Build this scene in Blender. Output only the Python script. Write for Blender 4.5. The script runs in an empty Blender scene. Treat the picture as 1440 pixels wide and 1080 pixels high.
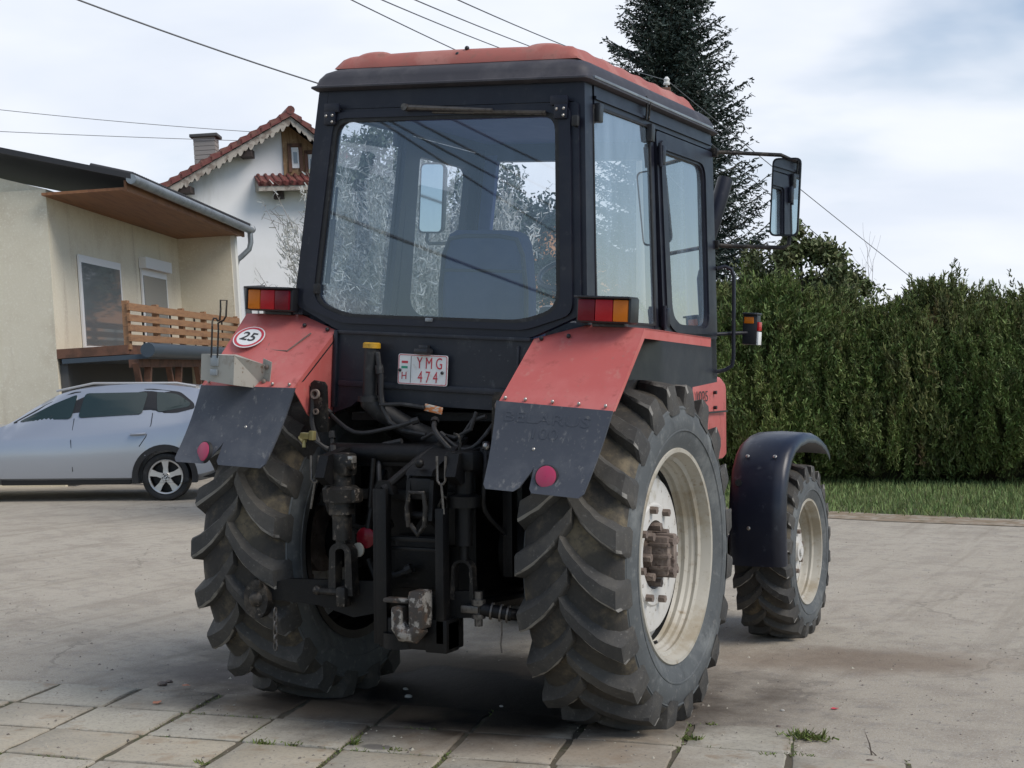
import bpy, bmesh, math, random
import numpy as np
from mathutils import Vector, Matrix
R_ = math.radians
rng = np.random.default_rng(7)
random.seed(7)
SC = bpy.context.scene
COL = SC.collection

# ------------------------------------------------------------------ camera geometry (solved from the photograph)
FPX = 2129.0
CAM = Vector((3.5611, -6.8358, 1.6995))
FW = Vector((-0.43663, 0.89958, -0.01015)); RT = Vector((0.89963, 0.43657, -0.00826)); UP = Vector((0.0030, 0.01274, 0.99991))
FH = Vector((FW.x, FW.y, 0)).normalized(); RH = Vector((FH.y, -FH.x, 0))
TILT = 0.0539
CT, ST = math.cos(TILT), math.sin(TILT)
def ray(u, v): return FW + RT * ((u - 720) / FPX) - UP * ((v - 540) / FPX)
def at(u, v, d): return CAM + ray(u, v) * d
def ground(u, v):
    r = ray(u, v); return CAM + r * (-CAM.z / r.z)
def base(u, d):
    p = CAM + FH * d + RH * ((u - 720) / FPX * d); return Vector((p.x, p.y, 0))
def hgt(v, d): return CAM.z + (518 - v) / FPX * d
def cab(p):       # the cab sits tilted on its rubber mounts
    x, y, z = p[0], p[1], p[2] - .9
    return Vector((x * CT + z * ST, y, .9 - x * ST + z * CT))

# ------------------------------------------------------------------ materials
def nd(nt, t, **kw):
    n = nt.nodes.new(t)
    for k, v in kw.items(): setattr(n, k, v)
    return n
def noise(nt, vec, scale, detail=4, rough=.6, dist=0):
    n = nd(nt, 'ShaderNodeTexNoise'); n.inputs['Scale'].default_value = scale
    n.inputs['Detail'].default_value = detail; n.inputs['Roughness'].default_value = rough
    n.inputs['Distortion'].default_value = dist
    nt.links.new(vec, n.inputs['Vector']); return n.outputs['Fac']
def ramp(nt, fac, lo, hi):
    n = nd(nt, 'ShaderNodeMapRange'); n.inputs[1].default_value = lo; n.inputs[2].default_value = hi
    n.clamp = True; n.interpolation_type = 'SMOOTHSTEP'
    nt.links.new(fac, n.inputs[0]); return n.outputs[0]
def mixc(nt, fac, a, b):
    n = nd(nt, 'ShaderNodeMix', data_type='RGBA')
    for s, v in ((0, fac), (6, a), (7, b)):
        if isinstance(v, (int, float)): n.inputs[s].default_value = v
        elif isinstance(v, tuple): n.inputs[s].default_value = (*v[:3], 1)
        else: nt.links.new(v, n.inputs[s])
    return n.outputs[2]
def mth(nt, op, a, b=None):
    n = nd(nt, 'ShaderNodeMath', operation=op)
    for i, v in enumerate((a, b)):
        if v is None: continue
        if isinstance(v, (int, float)): n.inputs[i].default_value = v
        else: nt.links.new(v, n.inputs[i])
    return n.outputs[0]
def mat(name, col, rough=.5, metal=0., layers=(), bump=None, spec=.5, coat=0., isl=0., rvar=0.):
    """layers: (colour, scale, lo, hi[, stretch]) noise patches laid over the base colour"""
    m = bpy.data.materials.new(name); m.use_nodes = True; nt = m.node_tree
    b = nt.nodes['Principled BSDF']; co = nd(nt, 'ShaderNodeTexCoord').outputs['Object']
    b.inputs['Roughness'].default_value = rough; b.inputs['Metallic'].default_value = metal
    b.inputs['Specular IOR Level'].default_value = spec; b.inputs['Coat Weight'].default_value = coat
    c = nd(nt, 'ShaderNodeRGB').outputs[0]; c.default_value = (*col, 1)
    for i, L in enumerate(layers):
        vec = co
        if len(L) > 4:
            mp = nd(nt, 'ShaderNodeMapping'); mp.inputs['Scale'].default_value = L[4]
            mp.inputs['Location'].default_value = (i * 3.1, i * 1.7, i)
            nt.links.new(co, mp.inputs['Vector']); vec = mp.outputs[0]
        c = mixc(nt, ramp(nt, noise(nt, vec, L[1], 6, .65), .5 + (L[2] - .5) * .5, .5 + (L[3] - .5) * .62), c, L[0])
    if isl:
        g = nd(nt, 'ShaderNodeNewGeometry').outputs['Random Per Island']
        n = nd(nt, 'ShaderNodeHueSaturation'); nt.links.new(c, n.inputs['Color'])
        nt.links.new(mth(nt, 'ADD', mth(nt, 'MULTIPLY', g, 2 * isl), 1 - isl), n.inputs['Value'])
        nt.links.new(mth(nt, 'ADD', mth(nt, 'MULTIPLY', g, .06), .47), n.inputs['Hue']); c = n.outputs[0]
    nt.links.new(c, b.inputs['Base Color'])
    if rvar:
        nt.links.new(mth(nt, 'ADD', mth(nt, 'MULTIPLY', noise(nt, co, 9, 5), rvar), rough - rvar / 2), b.inputs['Roughness'])
    if bump:
        bp = nd(nt, 'ShaderNodeBump'); bp.inputs['Strength'].default_value = bump[1]; bp.inputs['Distance'].default_value = bump[2] if len(bump) > 2 else .01
        nt.links.new(noise(nt, co, bump[0], 6, .7), bp.inputs['Height']); nt.links.new(bp.outputs[0], b.inputs['Normal'])
    return m
def glass_mat(name, refl, dust_haze, dust_haze_col=(.5, .52, .53), tint=(.93, .96, .97), streak=(1, 1, .25), dscale=5):
    m = bpy.data.materials.new(name); m.use_nodes = True; nt = m.node_tree; nt.nodes.clear()
    out = nd(nt, 'ShaderNodeOutputMaterial'); tr = nd(nt, 'ShaderNodeBsdfTransparent'); tr.inputs[0].default_value = (*tint, 1)
    gl = nd(nt, 'ShaderNodeBsdfGlossy'); gl.inputs['Roughness'].default_value = .015
    df = nd(nt, 'ShaderNodeBsdfDiffuse'); df.inputs[0].default_value = (*dust_haze_col, 1)
    lw = nd(nt, 'ShaderNodeLayerWeight'); lw.inputs[0].default_value = .5
    fr = mth(nt, 'ADD', mth(nt, 'MULTIPLY', mth(nt, 'POWER', lw.outputs['Facing'], 4), .8), refl)
    m1 = nd(nt, 'ShaderNodeMixShader'); nt.links.new(fr, m1.inputs[0]); nt.links.new(tr.outputs[0], m1.inputs[1]); nt.links.new(gl.outputs[0], m1.inputs[2])
    co = nd(nt, 'ShaderNodeTexCoord').outputs['Object']
    mp = nd(nt, 'ShaderNodeMapping'); mp.inputs['Scale'].default_value = streak; nt.links.new(co, mp.inputs['Vector'])
    f = mth(nt, 'ADD', mth(nt, 'MULTIPLY', ramp(nt, noise(nt, mp.outputs[0], dscale, 7, .7, .4), .35, .8), dust_haze * 1.6), dust_haze * .5)
    m2 = nd(nt, 'ShaderNodeMixShader'); nt.links.new(f, m2.inputs[0]); nt.links.new(m1.outputs[0], m2.inputs[1]); nt.links.new(df.outputs[0], m2.inputs[2])
    nt.links.new(m2.outputs[0], out.inputs[0]); return m
DUST = (.19, .155, .115)
M = {}
M['red'] = mat('faded_red_paint', (.49, .11, .098), .5, layers=[((.54, .155, .14), 2.2, .3, .75), ((.33, .075, .062), 9, .6, .85), ((.36, .16, .13), 45, .72, .9), ((.50, .19, .16), 5, .62, .9, (3, 3, .6))], bump=(60, .03), rvar=.2)
M['redroof'] = mat('weathered_red_roof_paint', (.37, .115, .09), .6, layers=[((.44, .18, .145), 4, .4, .7), ((.3, .12, .09), 16, .55, .8)], bump=(40, .06))
M['blue'] = mat('dark_blue_black_paint', (.010, .0115, .021), .40, layers=[((.018, .019, .027), 5, .45, .8), ((.045, .045, .05), 22, .68, .95)], bump=(80, .03), rvar=.2, spec=.4)
M['mudguard'] = mat('satin_dark_blue_mudguard', (.0105, .0125, .023), .34, layers=[((.02, .023, .035), 3, .4, .75), ((.06, .065, .08), 16, .68, .95)], rvar=.2, bump=(70, .03))
M['blackroof'] = mat('dull_black_roof_rim', (.042, .040, .048), .6, layers=[((.07, .066, .072), 6, .4, .8)], bump=(70, .05))
M['panel'] = mat('scuffed_black_panel', (.010, .013, .021), .5, layers=[((.022, .024, .032), 6, .45, .8), ((.11, .12, .13), 8, .66, 1.0, (1, 1, .6)), ((.08, .08, .08), 60, .72, .9)], bump=(50, .05))
M['black'] = mat('greasy_black_iron_and_rim_shade', (.003, .003, .0035), .5, layers=[((.010, .009, .008), 8, .5, .9), ((.045, .04, .035), 35, .74, 1.)], bump=(45, .25), rvar=.3, spec=.3)
M['iron'] = mat('worn_dirty_iron', (.014, .013, .012), .5, .3, layers=[((.07, .058, .045), 9, .5, .75), ((.15, .13, .11), 30, .62, .8)], bump=(60, .3), rvar=.3)
M['rust'] = mat('rusty_grey_casting', (.15, .115, .095), .75, layers=[((.25, .2, .165), 15, .4, .7), ((.09, .06, .05), 30, .55, .8)], bump=(70, .4))
M['steel'] = mat('bare_steel', (.42, .40, .37), .35, .8, layers=[((.2, .17, .14), 40, .5, .8)])
M['dullsteel'] = mat('oily_dull_steel', (.12, .11, .10), .4, .6, layers=[((.05, .045, .04), 40, .45, .8)])
M['hitch'] = mat('worn_painted_hitch_iron', (.05, .042, .036), .6, .1, layers=[((.3, .28, .25), 14, .56, .66), ((.12, .075, .05), 22, .5, .8)], bump=(60, .3))
M['flap'] = mat('grey_rubber_mud_flap', (.046, .053, .068), .62, layers=[((.075, .082, .095), 4, .4, .8), ((.15, .15, .15), 24, .68, .85, (1, 1, .3)), ((.11, .11, .11), 50, .7, .85)], bump=(60, .06))
M['embossed'] = mat('rubbed_rubber_lettering', (.040, .045, .054), .62, layers=[((.085, .085, .09), 14, .5, .9)])
M['tread'] = mat('dusty_tread_rubber', (.042, .041, .039), .8, layers=[((.078, .073, .064), 3, .25, .8), ((.10, .09, .075), 10, .55, 1.0), ((.13, .125, .115), 60, .62, .9)], bump=(50, .25))
M['void'] = mat('dirt_caked_tyre_carcass', (.036, .034, .031), .85, layers=[((.068, .060, .046), 2.5, .3, .85), ((.20, .16, .10), 4.0, .5, .85), ((.07, .06, .048), 50, .5, .9)], bump=(40, .3))
M['side'] = mat('grey_dusty_sidewall', (.080, .088, .091), .78, layers=[((.19, .20, .195), 3.2, .45, .95), ((.045, .050, .053), 7, .5, .95), ((.17, .178, .175), 16, .55, .95), ((.17, .165, .15), 36, .66, .95)], bump=(60, .12))
M['scuff'] = mat('abraded_lug_edge', (.24, .23, .21), .85, layers=[((.06, .055, .05), 12, .45, .8)])
M['rim'] = mat('dirty_cream_rim_paint', (.43, .405, .345), .5, layers=[((.30, .255, .18), 3.0, .42, .8), ((.24, .19, .125), 18, .6, .9), ((.17, .12, .08), 50, .72, .95)], bump=(50, .05), rvar=.2)
M['rimdisc'] = mat('chalky_white_disc_paint', (.60, .59, .56), .5, layers=[((.42, .39, .32), 9, .52, .85), ((.2, .16, .12), 34, .68, .8)])
M['seat'] = mat('navy_seat_cover', (.018, .034, .105), .8, layers=[((.04, .055, .12), 4, .4, .75)], bump=(60, .1))
M['trim'] = mat('slate_blue_cab_lining', (.05, .085, .27), .7, layers=[((.07, .11, .30), 5, .4, .7)])
M['rubber'] = mat('black_rubber', (.014, .014, .015), .6, layers=[((.04, .04, .04), 20, .55, .8)])
M['plastic'] = mat('black_plastic', (.016, .017, .02), .4, layers=[((.05, .05, .055), 18, .6, .8)])
M['redlens'] = mat('red_lens', (.42, .012, .018), .2, coat=.0, spec=.3, bump=(90, .1))
M['darkred'] = mat('dark_red_lens', (.15, .006, .014), .2, coat=.0, spec=.3, bump=(90, .1))
M['amber'] = mat('amber_lens', (.62, .17, .012), .2, coat=.0, spec=.3, bump=(90, .1))
M['reflector'] = mat('pinkish_red_reflector', (.42, .035, .10), .45, layers=[((.36, .06, .11), 12, .5, .8)])
M['whitepl'] = mat('white_plate', (.74, .75, .74), .4, layers=[((.6, .58, .54), 25, .6, .85)])
M['platered'] = mat('plate_red_print', (.50, .04, .06), .5)
M['plategreen'] = mat('plate_green_print', (.02, .30, .18), .5)
M['ink'] = mat('black_print', (.03, .03, .03), .6)
M['greybox'] = mat('grey_box_paint', (.36, .35, .31), .55, layers=[((.28, .26, .22), 12, .5, .8), ((.18, .13, .09), 34, .68, .8)])
M['yellow'] = mat('yellow_plastic_cap', (.55, .30, .02), .5, layers=[((.3, .18, .03), 20, .55, .8)])
M['brass'] = mat('dirty_brass', (.42, .36, .16), .45, .6)
M['mirror'] = mat('mirror_silver', (.85, .87, .88), .02, 1.)
M['silver'] = mat('silver_car_paint', (.40, .43, .48), .28, .5, coat=.6)
M['carglass'] = mat('tinted_car_glass', (.02, .035, .032), .03, 0, spec=.8)
M['alloy'] = mat('alloy_wheel', (.60, .59, .57), .35, .6)
M['carblack'] = mat('car_black_trim', (.015, .015, .016), .5)
M['glass'] = glass_mat('dusty_sky_haze_cab_glass', .17, .045, (.34, .46, .66), (.90, .95, 1.0))  # dust film tinted blue: haze of reflected sky painted in
M['sideglass'] = glass_mat('dusty_sky_haze_side_glass', .44, .16, (.42, .56, .70))  # dust colour also carries a painted light blue sky reflection
M['housepane'] = mat('house_pane', (.16, .18, .19), .05, 0, spec=.9)
M['white_render'] = mat('white_house_render', (.88, .88, .88), .9, layers=[((.83, .83, .82), .5, .35, .75), ((.70, .69, .66), 1.6, .6, .9, (1, 1, .15))], bump=(25, .08))
M['cream'] = mat('cream_house_render', (.70, .64, .50), .9, layers=[((.62, .55, .42), .8, .4, .75), ((.54, .47, .36), 2.2, .58, .9, (1.5, 1.5, .15)), ((.76, .71, .58), 30, .5, .8)], bump=(30, .2))
M['offwhite'] = mat('off_white_render_edge', (.76, .75, .70), .9)
M['tile'] = mat('red_roof_tiles', (.17, .045, .04), .7, layers=[((.20, .085, .065), 5, .4, .7), ((.09, .04, .032), 7, .5, .75)], bump=(20, .2))
M['darkroof'] = mat('dark_corrugated_roof', (.03, .03, .033), .6)
M['zinc'] = mat('zinc_gutter', (.30, .33, .35), .45, .5, layers=[((.22, .24, .26), 5, .4, .7)])
M['bluepipe'] = mat('dark_blue_gutter', (.06, .08, .10), .5, .2)
M['soffit'] = mat('varnished_soffit_boards', (.28, .125, .055), .6, layers=[((.20, .085, .04), 3, .4, .7, (6, .3, 1))])
M['deck'] = mat('varnished_railing_timber', (.33, .175, .085), .6, layers=[((.24, .12, .06), 6, .4, .75, (1, .4, 4)), ((.42, .22, .1), 20, .6, .8)])
M['beam'] = mat('brown_timber_brace', (.16, .075, .045), .7, layers=[((.10, .05, .03), 6, .4, .7)])
M['gablewood'] = mat('tan_gable_boards', (.33, .20, .10), .75, layers=[((.22, .12, .06), 4, .4, .7, (8, 8, .5)), ((.42, .28, .16), 9, .55, .8)])
M['darkwood'] = mat('dark_eaves_timber', (.05, .035, .03), .8)
M['carved'] = mat('weathered_white_bargeboard', (.42, .38, .33), .8, layers=[((.22, .18, .15), 5, .42, .7)])
M['chimney'] = mat('grey_brick_chimney', (.32, .30, .28), .9)
M['concrete_cap'] = mat('dark_chimney_cap', (.09, .09, .09), .8)
M['curtain'] = mat('white_window_frame', (.78, .78, .77), .6)
M['orange_render'] = mat('orange_house_render', (.55, .27, .13), .9)
M['bark'] = mat('grey_brown_bark', (.10, .08, .065), .9, layers=[((.16, .14, .12), 8, .5, .75)], bump=(20, .4))
M['palebark'] = mat('pale_grey_twigs', (.27, .25, .24), .9)
M['stembark'] = mat('brown_shrub_stems', (.27, .25, .23), .9)
M['needle'] = mat('spruce_needles', (.026, .045, .034), .65, layers=[((.044, .064, .046), 1.2, .4, .7), ((.016, .029, .024), 2.5, .5, .8)], isl=.4)
M['thuja'] = mat('thuja_sprays', (.105, .145, .034), .7, layers=[((.17, .20, .055), .8, .4, .75), ((.062, .095, .030), 1.6, .5, .8), ((.17, .115, .05), 2.0, .66, .9)], isl=.4)
M['thujabrown'] = mat('olive_brown_thuja_sprays', (.11, .135, .038), .7, layers=[((.175, .185, .058), .9, .4, .75), ((.085, .095, .036), 1.8, .5, .8), ((.18, .11, .05), 1.6, .58, .85)], isl=.4)
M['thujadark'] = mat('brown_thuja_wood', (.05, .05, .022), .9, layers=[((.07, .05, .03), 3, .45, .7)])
M['juniper'] = mat('dull_olive_crown_leaves', (.105, .125, .045), .65, layers=[((.16, .17, .07), 1.5, .45, .75)], isl=.45)
M['blossom'] = mat('greyish_white_blossom', (.50, .51, .48), .8, isl=.08)
M['paleleaf'] = mat('pale_spring_leaves', (.17, .20, .14), .7, layers=[((.26, .28, .22), 1.4, .4, .7)], isl=.3)
M['grassblade'] = mat('spring_grass_blades', (.16, .21, .065), .7, isl=.4)
M['weed'] = mat('weed_leaves', (.12, .15, .035), .7, isl=.4)
M['dryleaf'] = mat('dry_orange_leaf', (.46, .19, .11), .8)
M['pinkscrap'] = mat('pink_red_plastic', (.60, .05, .07), .5)
M['pebble'] = mat('pale_pebble', (.42, .40, .36), .9, bump=(60, .3))
M['wire'] = mat('aluminium_cable', (.17, .17, .175), .5, .3)
M['porcelain'] = mat('white_porcelain', (.75, .75, .72), .25)
M['polewood'] = mat('weathered_concrete_pole', (.42, .41, .38), .9)
M['paper'] = mat('orange_and_white_label', (.55, .5, .42), .6, layers=[((.6, .2, .06), 20, .45, .5, (1, 1, 3))])

# ------------------------------------------------------------------ mesh builder
class MB:
    def __init__(s): s.v = []; s.f = []; s.m = []
    def add(s, vs, fs, mi=0):
        o = len(s.v); s.v += [tuple(p) for p in vs]
        for f in fs: s.f.append(tuple(i + o for i in f)); s.m.append(mi)
        return s
    def box(s, c, size, mtx=None, bev=0., mi=0):
        bm = bmesh.new(); bmesh.ops.create_cube(bm, size=1)
        bmesh.ops.scale(bm, vec=size, verts=bm.verts)
        if bev: bmesh.ops.bevel(bm, geom=list(bm.edges), offset=bev, segments=2, affect='EDGES', profile=.6)
        T = Matrix.Translation(c) @ (mtx.to_4x4() if mtx is not None else Matrix())
        bm.verts.index_update()
        s.add([T @ v.co for v in bm.verts], [[v.index for v in f.verts] for f in bm.faces], mi); bm.free(); return s
    def tube(s, pts, r, n=10, caps=True, mi=0):
        pts = [Vector(p) for p in pts]; rs = r if isinstance(r, (list, tuple)) else [r] * len(pts)
        vs = []; fs = []; up = None
        for i, p in enumerate(pts):
            t = (pts[min(i + 1, len(pts) - 1)] - pts[max(i - 1, 0)]).normalized()
            if up is None: up = t.orthogonal().normalized()
            up = (up - t * up.dot(t)).normalized(); w = t.cross(up)
            for k in range(n):
                a = 2 * math.pi * k / n; vs.append(p + (up * math.cos(a) + w * math.sin(a)) * rs[i])
        for i in range(len(pts) - 1):
            for k in range(n): fs.append((i * n + k, i * n + (k + 1) % n, (i + 1) * n + (k + 1) % n, (i + 1) * n + k))
        if caps: fs.append(tuple(range(n - 1, -1, -1))); fs.append(tuple((len(pts) - 1) * n + k for k in range(n)))
        return s.add(vs, fs, mi)
    def cyl(s, a, b, r, n=16, mi=0): return s.tube([a, b], r, n, True, mi)
    def lathe(s, prof, c, axis, n=48, closed=False, mi=0, mis=None):
        """prof: (along axis, radius)"""
        ax = Vector(axis).normalized(); u = ax.orthogonal().normalized(); w = ax.cross(u); c = Vector(c); o = len(s.v)
        for (d, r) in prof:
            for k in range(n):
                a = 2 * math.pi * k / n; s.v.append(tuple(c + ax * d + (u * math.cos(a) + w * math.sin(a)) * r))
        L = len(prof)
        for i in range(L if closed else L - 1):
            j = (i + 1) % L
            for k in range(n):
                s.f.append((o + i * n + k, o + i * n + (k + 1) % n, o + j * n + (k + 1) % n, o + j * n + k)); s.m.append(mis[i] if mis else mi)
        return s
    def prism(s, poly, ext, mi=0):
        """poly: list of 3-D points; ext: extrusion vector"""
        n = len(poly); e = Vector(ext); a = [Vector(p) for p in poly]
        return s.add(a + [p + e for p in a], [tuple(range(n)), tuple(range(2 * n - 1, n - 1, -1))] + [(i, i + n, (i + 1) % n + n, (i + 1) % n) for i in range(n)], mi)
    def ring(s, outer, inner, ext, mi=0):
        n = len(outer); e = Vector(ext); o = [Vector(p) for p in outer]; q = [Vector(p) for p in inner]
        vs = o + q + [p + e for p in o] + [p + e for p in q]; fs = []
        for i in range(n):
            j = (i + 1) % n
            fs += [(i, j, n + j, n + i), (2 * n + i, 3 * n + i, 3 * n + j, 2 * n + j), (i, 2 * n + i, 2 * n + j, j), (n + i, n + j, 3 * n + j, 3 * n + i)]
        return s.add(vs, fs, mi)
    def sphere(s, c, r, sc=(1, 1, 1), n=12, mi=0):
        prof = [(-math.cos(math.pi * i / n) * r, max(1e-4, math.sin(math.pi * i / n) * r)) for i in range(n + 1)]
        o = len(s.v); s.lathe(prof, (0, 0, 0), (0, 0, 1), n * 2, mi=mi)
        for i in range(o, len(s.v)):
            p = s.v[i]; s.v[i] = (c[0] + p[0] * sc[0], c[1] + p[1] * sc[1], c[2] + p[2] * sc[2])
        return s
    def build(s, name, mats, parent=None, xf=None, smooth=35, loc=None):
        me = bpy.data.meshes.new(name); me.from_pydata([tuple(xf(p)) for p in s.v] if xf else s.v, [], s.f)
        mats = mats if isinstance(mats, (list, tuple)) else [mats]
        for m in mats: me.materials.append(m)
        if len(mats) > 1: me.polygons.foreach_set('material_index', s.m)
        bm = bmesh.new(); bm.from_mesh(me); bmesh.ops.recalc_face_normals(bm, faces=bm.faces); bm.to_mesh(me); bm.free()
        if smooth:
            me.polygons.foreach_set('use_smooth', [True] * len(me.polygons)); me.set_sharp_from_angle(angle=R_(smooth))
        me.update(); o = bpy.data.objects.new(name, me); COL.objects.link(o)
        if parent: o.parent = parent
        if loc: o.location = loc
        return o
def each(s, name, mats, parent=None, xf=None, smooth=35, gap=.004):
    '''one object for every separate piece of the builder'''
    par = list(range(len(s.v)))
    def fd(i):
        while par[i] != i: par[i] = par[par[i]]; i = par[i]
        return i
    for f in s.f:
        for i in f[1:]: par[fd(i)] = fd(f[0])
    comp = {}
    for i in range(len(s.v)): comp.setdefault(fd(i), []).append(i)
    keys = list(comp); bb = [([min(s.v[i][a] for i in comp[k]) - gap for a in range(3)], [max(s.v[i][a] for i in comp[k]) + gap for a in range(3)]) for k in keys]
    q = list(range(len(keys)))
    def fq(i):
        while q[i] != i: i = q[i]
        return i
    for i in range(len(keys)):
        for j in range(i):
            if all(bb[i][0][a] <= bb[j][1][a] and bb[j][0][a] <= bb[i][1][a] for a in range(3)): q[fq(i)] = fq(j)
    cl = {}
    for i, k in enumerate(keys): cl.setdefault(fq(i), set()).add(k)
    for ks in cl.values():
        m = MB(); idx = {}
        for f, mi in zip(s.f, s.m):
            if fd(f[0]) in ks:
                for i in f:
                    if i not in idx: idx[i] = len(m.v); m.v.append(s.v[i])
                m.f.append(tuple(idx[i] for i in f)); m.m.append(mi)
        m.build(name, mats, parent, xf, smooth)
MB.each = each
def tag(o, label=None, cat=None, group=None, kind=None):
    if label: o['label'] = label
    if cat: o['category'] = cat
    if group: o['group'] = group
    if kind: o['kind'] = kind
    return o
def empty(name, label, cat, loc=(0, 0, 0), group=None, rot=None):
    o = bpy.data.objects.new(name, None); COL.objects.link(o); o.location = loc; o.empty_display_size = .2
    if rot is not None: o.rotation_euler = rot.to_euler()
    return tag(o, label, cat, group)
def rpoly(pts, rad, n=5):
    """2-D polygon with rounded corners, n points per corner"""
    out = []; L = len(pts); rad = rad if isinstance(rad, (list, tuple)) else [rad] * L
    for i in range(L):
        p = Vector(pts[i]); a = (Vector(pts[i - 1]) - p); b = (Vector(pts[(i + 1) % L]) - p)
        r = min(rad[i], a.length * .45, b.length * .45); a = p + a.normalized() * r; b = p + b.normalized() * r
        for k in range(n):
            t = k / (n - 1); out.append(((1 - t) ** 2 * a + 2 * t * (1 - t) * p + t * t * b))
    return out
def text(name, body, size, m, parent, mtx, extr=.001, bold=0., sx=1., xf=None):
    cu = bpy.data.curves.new(name, 'FONT'); cu.body = body; cu.size = size; cu.extrude = extr; cu.align_x = 'CENTER'; cu.align_y = 'CENTER'; cu.offset = bold; cu.resolution_u = 3
    t = bpy.data.objects.new(name, cu); COL.objects.link(t); bpy.context.view_layer.update()
    me = bpy.data.meshes.new_from_object(t.evaluated_get(bpy.context.evaluated_depsgraph_get()))
    bpy.data.objects.remove(t); bpy.data.curves.remove(cu)
    for v in me.vertices:
        p = mtx @ Vector((v.co.x * sx, v.co.y, v.co.z)); v.co = xf(p) if xf else p
    me.materials.clear(); me.materials.append(m); me.name = name
    o = bpy.data.objects.new(name, me); COL.objects.link(o); o.parent = parent; return o
def basis(o, ex, ey):
    ex = Vector(ex).normalized(); ey = Vector(ey); ez = ex.cross(ey).normalized(); ey = ez.cross(ex)
    return Matrix(((ex.x, ey.x, ez.x, o[0]), (ex.y, ey.y, ez.y, o[1]), (ex.z, ey.z, ez.z, o[2]), (0, 0, 0, 1)))
def quads(name, V, m, parent=None, loc=None, N=None):
    """V: (n,4,3) array of small leaf faces as one mesh"""
    n = len(V); me = bpy.data.meshes.new(name); me.vertices.add(n * 4); me.loops.add(n * 4); me.polygons.add(n)
    me.vertices.foreach_set('co', np.ascontiguousarray(V, dtype=np.float32).ravel()); me.loops.foreach_set('vertex_index', np.arange(n * 4, dtype=np.int32))
    me.polygons.foreach_set('loop_start', np.arange(0, n * 4, 4, dtype=np.int32))
    me.materials.append(m); me.update(calc_edges=True); me.validate()
    o = bpy.data.objects.new(name, me); COL.objects.link(o)
    if parent: o.parent = parent
    if loc: o.location = loc
    return o
def leafquads(c, d, L, W, taper=.35):
    """centres c (n,3), directions d (n,3) -> tapered blades"""
    d = d / np.linalg.norm(d, axis=1, keepdims=True); s = np.cross(d, rng.normal(size=d.shape)); s /= np.linalg.norm(s, axis=1, keepdims=True) + 1e-9
    L = np.broadcast_to(L, (len(c),))[:, None]; W = np.broadcast_to(W, (len(c),))[:, None]
    return np.stack([c - s * W * .5, c + s * W * .5, c + d * L + s * W * .5 * taper, c + d * L - s * W * .5 * taper], 1)
# ================================================================== THE TRACTOR
TR = empty('tractor', 'old red tractor with dark blue cab parked on the slabs, seen from behind', 'tractor')

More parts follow.
